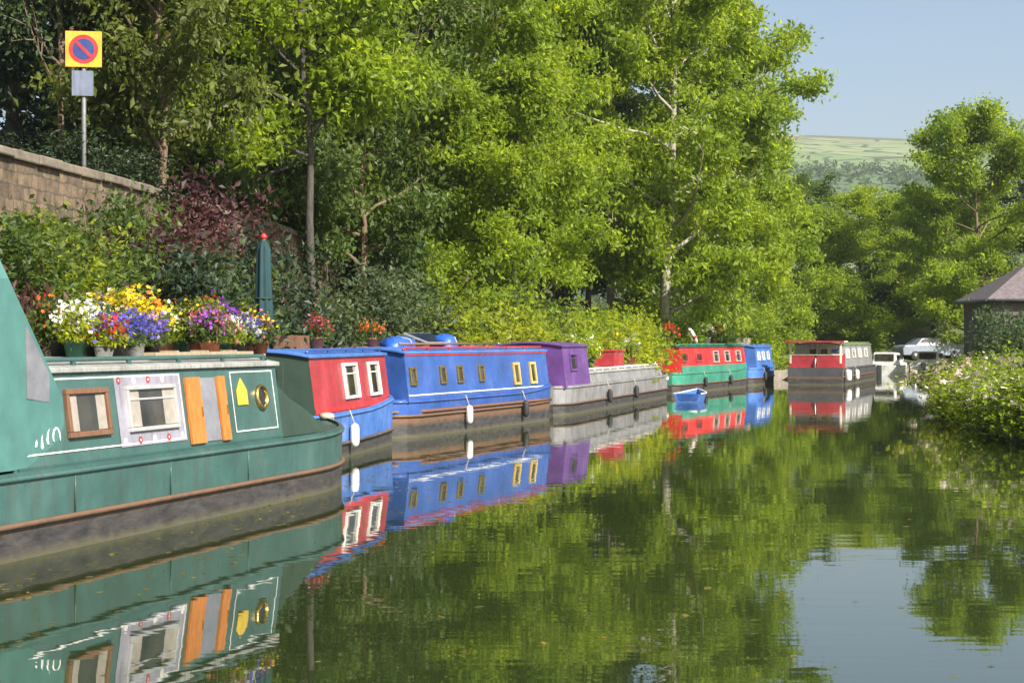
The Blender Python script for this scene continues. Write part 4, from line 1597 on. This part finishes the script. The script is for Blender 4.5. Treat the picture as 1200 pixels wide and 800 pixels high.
fl = [
    # px, y, proto, flowers, pot, scale, n, label
    (70, 0.35, S_R, ['red', 'orange'], PBLACK, 1.0, 70, 'tall pot of orange and red flowers beside the canvas hood'),
    (88, -0.30, S_P, ['white'], PGREEN, 0.95, 130, 'pot of white daisies nearest the canvas hood'),
    (108, -0.15, S_P, ['white', 'cream'], PBLACK, 0.95, 120, 'pot of white and cream flowers second from the hood'),
    (95, 0.5, S_R, ['lilac', 'white'], PBLACK, 1.0, 80, 'tall lilac flowered pot behind the white daisies'),
    (128, 0.25, S_P, ['yellow', 'cream'], PGREEN, 1.2, 180, 'pot of pale yellow flowers right of the white ones'),
    (146, 0.10, S_P, ['yellow'], PBLACK, 1.2, 210, 'pot packed with bright yellow pansies'),
    (168, 0.28, S_P, ['yellow', 'orange'], TERRA, 1.15, 180, 'terracotta pot of yellow and orange pansies'),
    (122, -0.52, S_Q, ['blue', 'red'], PWHITE, 0.85, 190, 'low white pot of blue flowers with a few red ones'),
    (140, -0.50, S_Q, ['blue'], PBLACK, 0.85, 230, 'low black pot of blue lobelia below the yellow pansies'),
    (158, -0.50, S_Q, ['blue', 'lilac'], PWHITE, 0.88, 230, 'low white pot of blue and lilac lobelia'),
    (177, -0.48, S_Q, ['blue', 'purple'], PBLACK, 0.85, 220, 'low black pot of deep blue and purple lobelia'),
    (192, 0.30, S_P, ['white', 'yellow'], TERRA, 1.0, 120, 'terracotta pot with white and yellow flowers in the middle of the roof'),
    (212, 0.2, S_R, ['yellow', 'cream'], PGREEN, 1.0, 70, 'leafy tall pot with few yellow flowers'),
    (232, 0.1, S_R, ['red'], TERRA, 1.05, 70, 'tall pot of scarlet flowers'),
    (252, 0.0, S_P, ['purple'], PGREEN, 1.15, 130, 'pot of purple flowers in the mixed row'),
    (268, 0.15, S_R, ['purple', 'lilac'], PBLACK, 0.95, 120, 'tall pot of purple and lilac flowers near the parasol'),
    (246, -0.45, S_P, ['pink', 'purple'], TERRA, 0.95, 120, 'pot of pink and purple flowers at the front of the roof'),
    (262, -0.40, S_Q, ['pink', 'white'], PGREEN, 0.9, 140, 'low pot of pink and white flowers'),
    (279, -0.40, S_Q, ['blue', 'white'], PBLACK, 0.9, 170, 'low pot of blue and white flowers below the purple ones'),
    (290, 0.1, S_P, ['yellow', 'red'], TERRA, 0.95, 90, 'pot of red and yellow flowers right beside the parasol'),
    (305, -0.2, S_P, ['yellow', 'pink'], TERRA, 0.85, 80, 'last small pot with yellow and pink flowers on the teal roof'),
]
for i, (px, y, kd, fs_, pm, s, n, lab) in enumerate(fl):
    potplant(lab, onroof(g, px, y), kd, fs_, pm, s, n, 400 + i, leaf=(MIDG, YELL, LIME)[i % 3] if i % 2 else MIDG)

# hanging petunia behind the clouded hood window, at the bank
for i, (px, y, z, kd, fs_, pm, lab) in enumerate([
    (342, 0.35, None, S_P, ['red'], TERRA, 'pot of red geraniums above the near end of the red cabin'),
    (360, -0.1, None, S_P, ['red', 'pink'], TERRA, 'pot of pink red geraniums on the red cabin roof'),
    (437, 0.0, None, S_Q, ['orange'], TERRA, 'small pot of orange flowers on the blue and red boat roof'),
]):
    potplant(lab, onroof(r_, max(px, 372 if px < 372 else px), y) if px > 350 else onroof(r_, 374, 0.55), kd, fs_, pm, 1.0, 110, 460 + i, 'flower pots on the red cabin roof')

# planter of orange flowers on the bank above the open grey boat
Zq = 62.0
for i, px in enumerate((704, 722, 738)):
    xq = PX(px, Zq)
    e = plant(S_B, 'flowering_bush', ['orange flowered bush left of three on the bank above the open grey boat', 'orange flowered bush in the middle above the open grey boat', 'orange flowered bush nearest the pale tree trunk'][i], 'bush', xq, Zq, 0.9, 0.85, i, MIDG, B_DK, 'orange bushes above the open grey boat', parts=('stem', 'foliage'))
    blossoms(e, S_B.A, 420, FM['orange'], 480 + i, 0.075, zmin=0.45)
for i, px in enumerate((655, 676)):
    xq = PX(px, 54)
    e = plant(S_B, 'flowering_bush', ['white flowered bush behind the end of the blue boat', 'white flowered bush above the purple cabin'][i], 'bush', xq, 54, 0.9, 0.95, i, GREY, B_DK, 'white bushes above the purple cabin', parts=('stem', 'foliage'))
    blossoms(e, S_B.A, 360, FLW, 490 + i, 0.07, zmin=0.4)

# ------------------------------------------------------------------ things on the roofs
def bundle(label, bt, px, y, mat, sz, seed):
    p = onroof(bt, px, y)
    e = thing('tarpaulin_bundle', label, 'tarpaulin', p, math.atan2(bt.u.y, bt.u.x), 'blue bundles on the boat roofs')
    rng = np.random.default_rng(seed)
    n, m = 18, 8
    vs, fs = [], []
    for j in range(m + 1):
        for k in range(n):
            a, b2 = 6.2832 * k / n, math.pi / 2 * j / m
            w = 1 + 0.10 * math.sin(3 * a + seed) * math.cos(b2) + 0.07 * math.sin(7 * a + 3 * b2 * 2 + seed) + 0.03 * rng.normal()
            vs.append((sz[0] * math.cos(a) * math.cos(b2) ** 0.7 * w, sz[1] * math.sin(a) * math.cos(b2) ** 0.7 * w, sz[2] * math.sin(b2) * w))
    for j in range(m):
        for k in range(n):
            k2 = (k + 1) % n
            fs.append((j * n + k, j * n + k2, (j + 1) * n + k2, (j + 1) * n + k))
    MB().add(vs, fs, 0, True).build('cover', mat, e)
    MB().tube([(0, -sz[1] * 1.02, 0.02), (0, -sz[1] * 0.8, sz[2] * 0.75), (0, 0, sz[2] * 1.04), (0, sz[1] * 0.8, sz[2] * 0.75), (0, sz[1] * 1.02, 0.02)], 0.012, 5).build('rope', ROPE, e)


TARP = plain('blue_tarpaulin', (0.02, 0.09, 0.42), 0.45, 0, 0.2, 5, 0.3)
bundle('blue tarpaulin bundle roped down at the near end of the blue boat roof', b_, 466, 0.1, TARP, (0.5, 0.34, 0.20), 3)
bundle('smaller blue tarpaulin bundle further along the blue boat roof', b_, 521, 0.1, TARP, (0.35, 0.3, 0.26), 8)
# boat pole and plank
p0, p1 = b_.world(1.2, -0.35, b_.zr + 0.16), b_.world(6.8, -0.30, b_.zr + 0.16)
e = thing('boat_pole', 'long wooden boat pole lying on the blue boat roof', 'pole', p0)
MB().tube([(0, 0, 0), tuple(p1 - p0)], 0.024, 8).build('shaft', BROWNW, e)
MB().tube([tuple(p1 - p0), tuple((p1 - p0) * 1.03)], [0.03, 0.012], 8).build('hook', STEEL, e)
p0, p1 = g.world(G0 + 3.3, -0.62, g.zr + 0.12), g.world(G0 + 5.7, -0.58, g.zr + 0.12)
e = thing('gang_plank', 'bleached gang plank lying on the teal boat roof edge', 'plank', p0, 0)
d = p1 - p0
u = d.normalized()
w = Vector((-u.y, u.x, 0))
MB().box(tuple(d * 0.5), (d.length, 0.20, 0.035), (u, w, Vector((0, 0, 1)))).build('board', PLANK, e, 0.004)
for q in (0.2, 0.5, 0.8):
    MB().box(tuple(d * q + Vector((0, 0, 0.026))), (0.05, 0.20, 0.018), (u, w, Vector((0, 0, 1)))).build('cleat', PLANK, e)
# life ring
p = onroof(c_, 985, 0.3)
# red garden chair on the bank
def chair(px, Z):
    x = PX(px, Z)
    e = thing('garden_chair', 'red orange slatted garden chair on the bank above the blue boat', 'chair', (x, Z, gz1(x, Z)), R(20))
    m = paint('orange_red_paint', (0.60, 0.10, 0.02), 0.4, 0.2)
    for sx in (-0.25, 0.25):
        MB().tube([(sx, 0.22, 0), (sx, 0.25, 0.45), (sx, 0.36, 1.25)], 0.022, 7).build('leg', m, e)
        MB().tube([(sx, -0.22, 0), (sx, -0.22, 0.62)], 0.022, 7).build('leg', m, e)
        MB().box((sx, 0.02, 0.635), (0.06, 0.55, 0.03)).build('armrest', m, e)
    st = MB()
    for k in range(5):
        st.box((0, -0.2 + 0.1 * k, 0.44), (0.5, 0.075, 0.022))
    st.build('seat', m, e)
    st = MB()
    for k in range(5):
        z = 0.62 + 0.14 * k
        st.box((0, 0.27 + (z - 0.45) * 0.137, z), (0.5, 0.02, 0.09))
    st.build('backrest', m, e)


chair(522, 44)

# clutter on the far roofs
def solar(label, bt, x, y):
    p = bt.world(x, y, bt.zr + 0.115)
    e = thing('solar_panel', label, 'solar panel', p, math.atan2(bt.u.y, bt.u.x))
    B = (Vector((1, 0, 0)), Vector((0, 0.94, 0.34)), Vector((0, -0.34, 0.94)))
    f = MB().box((0, 0, 0.16), (1.4, 0.62, 0.035), B).build('frame', ALU, e, 0.004)
    MB().box((0, -0.0068, 0.1795), (1.32, 0.55, 0.006), B).build('cells', plain('solar_cells', (0.012, 0.018, 0.06), 0.12, 0, 0.3, 30), f)
    for sx in (-0.55, 0.55):
        MB().box((sx, 0.2, 0.09), (0.03, 0.03, 0.26)).build('leg', ALU, e)


solar('tilted solar panel on the blue boat roof between the vents', b_, 4.0, 0.2)


def lifering(label, bt, x, y):
    e = thing('life_ring', label, 'life ring', bt.world(x, y, bt.zr + 0.10), math.atan2(bt.u.y, bt.u.x) + 0.5)
    B = Matrix.Rotation(R(62), 3, 'X')
    P = [B @ Vector((0.29 * math.cos(t * 0.2618), 0.29 * math.sin(t * 0.2618), 0)) + Vector((0, 0, 0.31)) for t in range(25)]
    MB().tube(P, 0.075, 10, caps=False).build('ring', WHITE, e)
    for q in range(4):
        MB().tube([B @ Vector((0.29 * math.cos(q * 1.5708 + t * 0.12), 0.29 * math.sin(q * 1.5708 + t * 0.12), 0)) + Vector((0, 0, 0.31)) for t in range(4)], 0.079, 10).build('red_band', SCAR, e)


lifering('white life ring with red bands propped on the scarlet boat roof', s_, sx0 + 5.4, 0.1)
for i, (x, y, kd, fs_, pm, lab) in enumerate([
    (sx0 + 2.0, 0.1, S_P, ['orange', 'red'], TERRA, 'pot of orange and red flowers at the near end of the scarlet boat roof'),
    (sx0 + 7.4, 0.0, S_P, ['white'], PWHITE, 'white pot of white flowers on the scarlet boat roof beyond the life ring'),
    (sx0 + 8.8, 0.1, S_R, ['yellow', 'orange'], TERRA, 'tall pot of yellow and orange flowers at the far end of the scarlet boat roof'),
]):
    f = y / (s_.hw - 0.15)
    potplant(lab, s_.world(x, y, s_.zr + 0.012 + 0.09 * (1 - f * f)), kd, fs_, pm, 1.3, 90, 520 + i, 'flower pots on the scarlet boat roof', 0.04)


def crate(label, bt, x, y, m, sz):
    e = thing('storage_crate', label, 'crate', bt.world(x, y, bt.zr + 0.10), math.atan2(bt.u.y, bt.u.x))
    L, W, H = sz
    for nm, c, s3 in (('side', (0, -W / 2, H / 2), (L, 0.02, H)), ('side', (0, W / 2, H / 2), (L, 0.02, H)), ('end', (-L / 2 + 0.011, 0, H / 2), (0.02, W - 0.022, H)), ('end', (L / 2 - 0.011, 0, H / 2), (0.02, W - 0.022, H)), ('base', (0, 0, 0.012), (L - 0.05, W - 0.03, 0.02))):
        MB().box(c, s3).build(nm, m, e, 0.003)


crate('wooden crate on the light blue boat roof', t_, 3.0, 0.0, PLANK, (0.7, 0.5, 0.28))
crate('brown wooden box on the red cabin roof near its geraniums', r_, 3.4, 0.2, BROWNW, (0.6, 0.45, 0.22))

# red deck box and a few pots on the open grey boat
e = thing('deck_box', 'red wooden deck box standing on the hold of the low grey workboat', 'box', l_.world(l_.at(735), -0.25, l_.zr + 0.10), math.atan2(l_.u.y, l_.u.x))
MB().box((0, 0, 0.22), (1.5, 0.9, 0.44)).build('body', RED, e, 0.01)
MB().box((0, 0, 0.46), (1.56, 0.96, 0.05)).build('lid', RED, e, 0.01)
for sx in (-0.45, 0.45):
    MB().box((sx, -0.46, 0.40), (0.09, 0.02, 0.14)).build('hasp', STEEL, e)
for i, (px, y, kd, fs_, lab) in enumerate([
    (704, 0.1, S_R, ['cream'], 'leafy yellow green pot plant nearest the purple cabin'),
    (716, -0.3, S_P, ['white'], 'pot plant with white flowers on the hold cover before the red deck box'),
    (752, 0.1, S_R, ['yellow'], 'tall leafy pot plant with a few yellow flowers just beyond the red deck box'),
    (765, -0.2, S_P, ['white'], 'last pot plant with white flowers on the grey hold cover'),
]):
    f = y / (l_.hw - 0.15)
    potplant(lab, l_.world(l_.at(px), y, l_.zr + 0.012 + 0.09 * (1 - f * f)), kd, fs_, (TERRA, PGREEN, PBLACK)[i % 3], 1.6, 30, 560 + i, 'pot plants on the open grey boat', 0.035, YELL if i % 2 else LIME)
# the yellow green bushes on the bank edge behind it
words = ['bright yellow green bush right behind the purple cabin', 'lime bush second from the purple cabin', 'yellow green bush behind the red deck box', 'lime bush just beyond the red deck box', 'yellow green bush above the bow of the open grey boat', 'last lime bush before the scarlet boat']
for i, Yq in enumerate((45.0, 48.0, 51.0, 53.8, 56.6, 59.5)):
    xq = float(np.interp(Yq, LEy, LEx)) - 0.75
    plant((S_A, S_B)[i % 2], 'bush', words[i], 'bush', xq, Yq, 1.7 + 0.3 * (i % 2), 1.25 + 0.4 * (i % 2), i * 1.1, YELL if i % 2 == 0 else LIME, B_DK, 'yellow green bushes on the bank edge', parts=('stem', 'foliage'))

# mooring ropes from the boats to the bank
def rope(label, a, b2, sag=0.12):
    a, b2 = Vector(a), Vector(b2)
    P = []
    for i in range(11):
        t = i / 10
        q = a.lerp(b2, t)
        q.z -= sag * 4 * t * (1 - t)
        P.append(q)
    tag(MB().tube(P, 0.014, 6).build('mooring_rope', ROPE), label, 'rope', 'mooring ropes')


rope('rope from the bow of the teal boat to the bank', g.world(g.L - 1.0, 0, 0.98), g.world(g.L - 0.2, 2.1, 0.5))
rope('rope from the end of the blue boat to the bank', b_.world(b_.L - 0.7, 0, 0.95), b_.world(b_.L + 0.6, 2.2, 0.5))
rope('rope from the far end of the open grey boat to the bank', l_.world(l_.L - 0.9, 0, 0.95), l_.world(l_.L - 0.2, 2.2, 0.5))

# ------------------------------------------------------------------ grass on the banks
rng = np.random.default_rng(5)
n = 90000
Y = 12 + 88 * rng.random(n) ** 1.2
lx, rx = np.interp(Y, LEy, LEx), np.interp(Y, REy, REx)
left = rng.random(n) < 0.6
X = np.where(left, lx - 0.35 - 5 * rng.random(n) ** 1.5, rx + 0.1 + 5 * rng.random(n) ** 1.5)
Z = gz(X, Y)
h = 0.12 + 0.22 * rng.random(n)
a = rng.random(n) * 6.28
wv = np.stack([np.cos(a), np.sin(a), 0 * a], -1) * 0.014 * (1 + Y / 40)[:, None]
ln = np.stack([rng.normal(size=n) * 0.35, rng.normal(size=n) * 0.35, np.ones(n)], -1) * h[:, None]
c = np.stack([X, Y, Z - 0.02], -1)
v = np.stack([c - wv, c + wv, c + ln * 0.6 + wv * 0.6, c + ln], 1)
gr = rawmesh('grass', v.reshape(-1, 3), np.arange(4 * n).reshape(-1, 4), leafmat('grass_blade', (0.13, 0.17, 0.025)))
structure(gr, 'stuff')

# woods on the lower slopes of the far hill, one mass
n = 7600
X = -150 + 1000 * rng.random(n)
Y = 430 + 640 * rng.random(n)
keep = np.sin(X / 47.0) * np.sin(Y / 61.0) + 0.9 * rng.random(n) - (Y - 430) / 450.0 > -0.45
X, Y = X[keep], Y[keep]
Z = hz(X, Y)
V = []
for k in range(26):
    d = rng.normal(size=(len(X), 3))
    d /= np.linalg.norm(d, axis=1)[:, None]
    r = (5.0 + 3.0 * np.sin(X * 3.7))[:, None] * 0.5
    c = np.stack([X, Y, Z + 4.0], -1) + d * r * np.array([1, 1, 1.15])
    v, f = leafquads(c, 2.6, rng)
    V.append(v)
V = np.concatenate(V)
wd = rawmesh('hillside_wood', V, np.arange(len(V)).reshape(-1, 4), leafmat('hill_wood_leaf', (0.075, 0.125, 0.030)))
structure(wd, 'stuff')

# ------------------------------------------------------------------ thin summer haze
hzm = bpy.data.materials.new('haze_air')
hzm.use_nodes = True
nt = hzm.node_tree
nt.nodes.remove(nt.nodes['Principled BSDF'])
vo = nt.nodes.new('ShaderNodeVolumePrincipled')
vo.inputs['Color'].default_value = (0.86, 0.92, 1.0, 1)
vo.inputs['Density'].default_value = 0.00022
vo.inputs['Anisotropy'].default_value = 0.3
nt.links.new(vo.outputs[0], nt.nodes['Material Output'].inputs['Volume'])
structure(MB().box((480, 1230, 110), (4400, 2800, 226)).build('haze', hzm), 'stuff')

# fallen leaves and scum drifting by the hulls and the right bank
rng = np.random.default_rng(17)
n = 1500
Y = 9 + 62 * rng.random(n) ** 1.3
lx, rx = np.interp(Y, LEy, LEx) + 2.9, np.interp(Y, REy, REx)
t = rng.random(n)
X = np.where(rng.random(n) < 0.55, lx + 1.6 * t ** 2, rx - 0.2 - 2.2 * t ** 2)
sel = rng.random(n) < 0.18
X = np.where(sel, lx + (rx - lx) * rng.random(n), X)
a = rng.random(n) * 6.28
L = 0.022 + 0.03 * rng.random(n)
c = np.stack([X, Y, np.full(n, 0.004)], -1)
d = np.stack([np.cos(a), np.sin(a), 0 * a], -1) * L[:, None]
s_2 = np.stack([-np.sin(a), np.cos(a), 0 * a], -1) * (L * 0.55)[:, None]
up = np.array([0, 0, 0.004])
v = np.stack([c - d, c + s_2 + up, c + d + up, c - s_2], 1).reshape(-1, 3)
structure(rawmesh('floating_leaves', v, np.arange(4 * n).reshape(-1, 4), leafmat('floating_leaf', (0.16, 0.15, 0.05))), 'stuff')
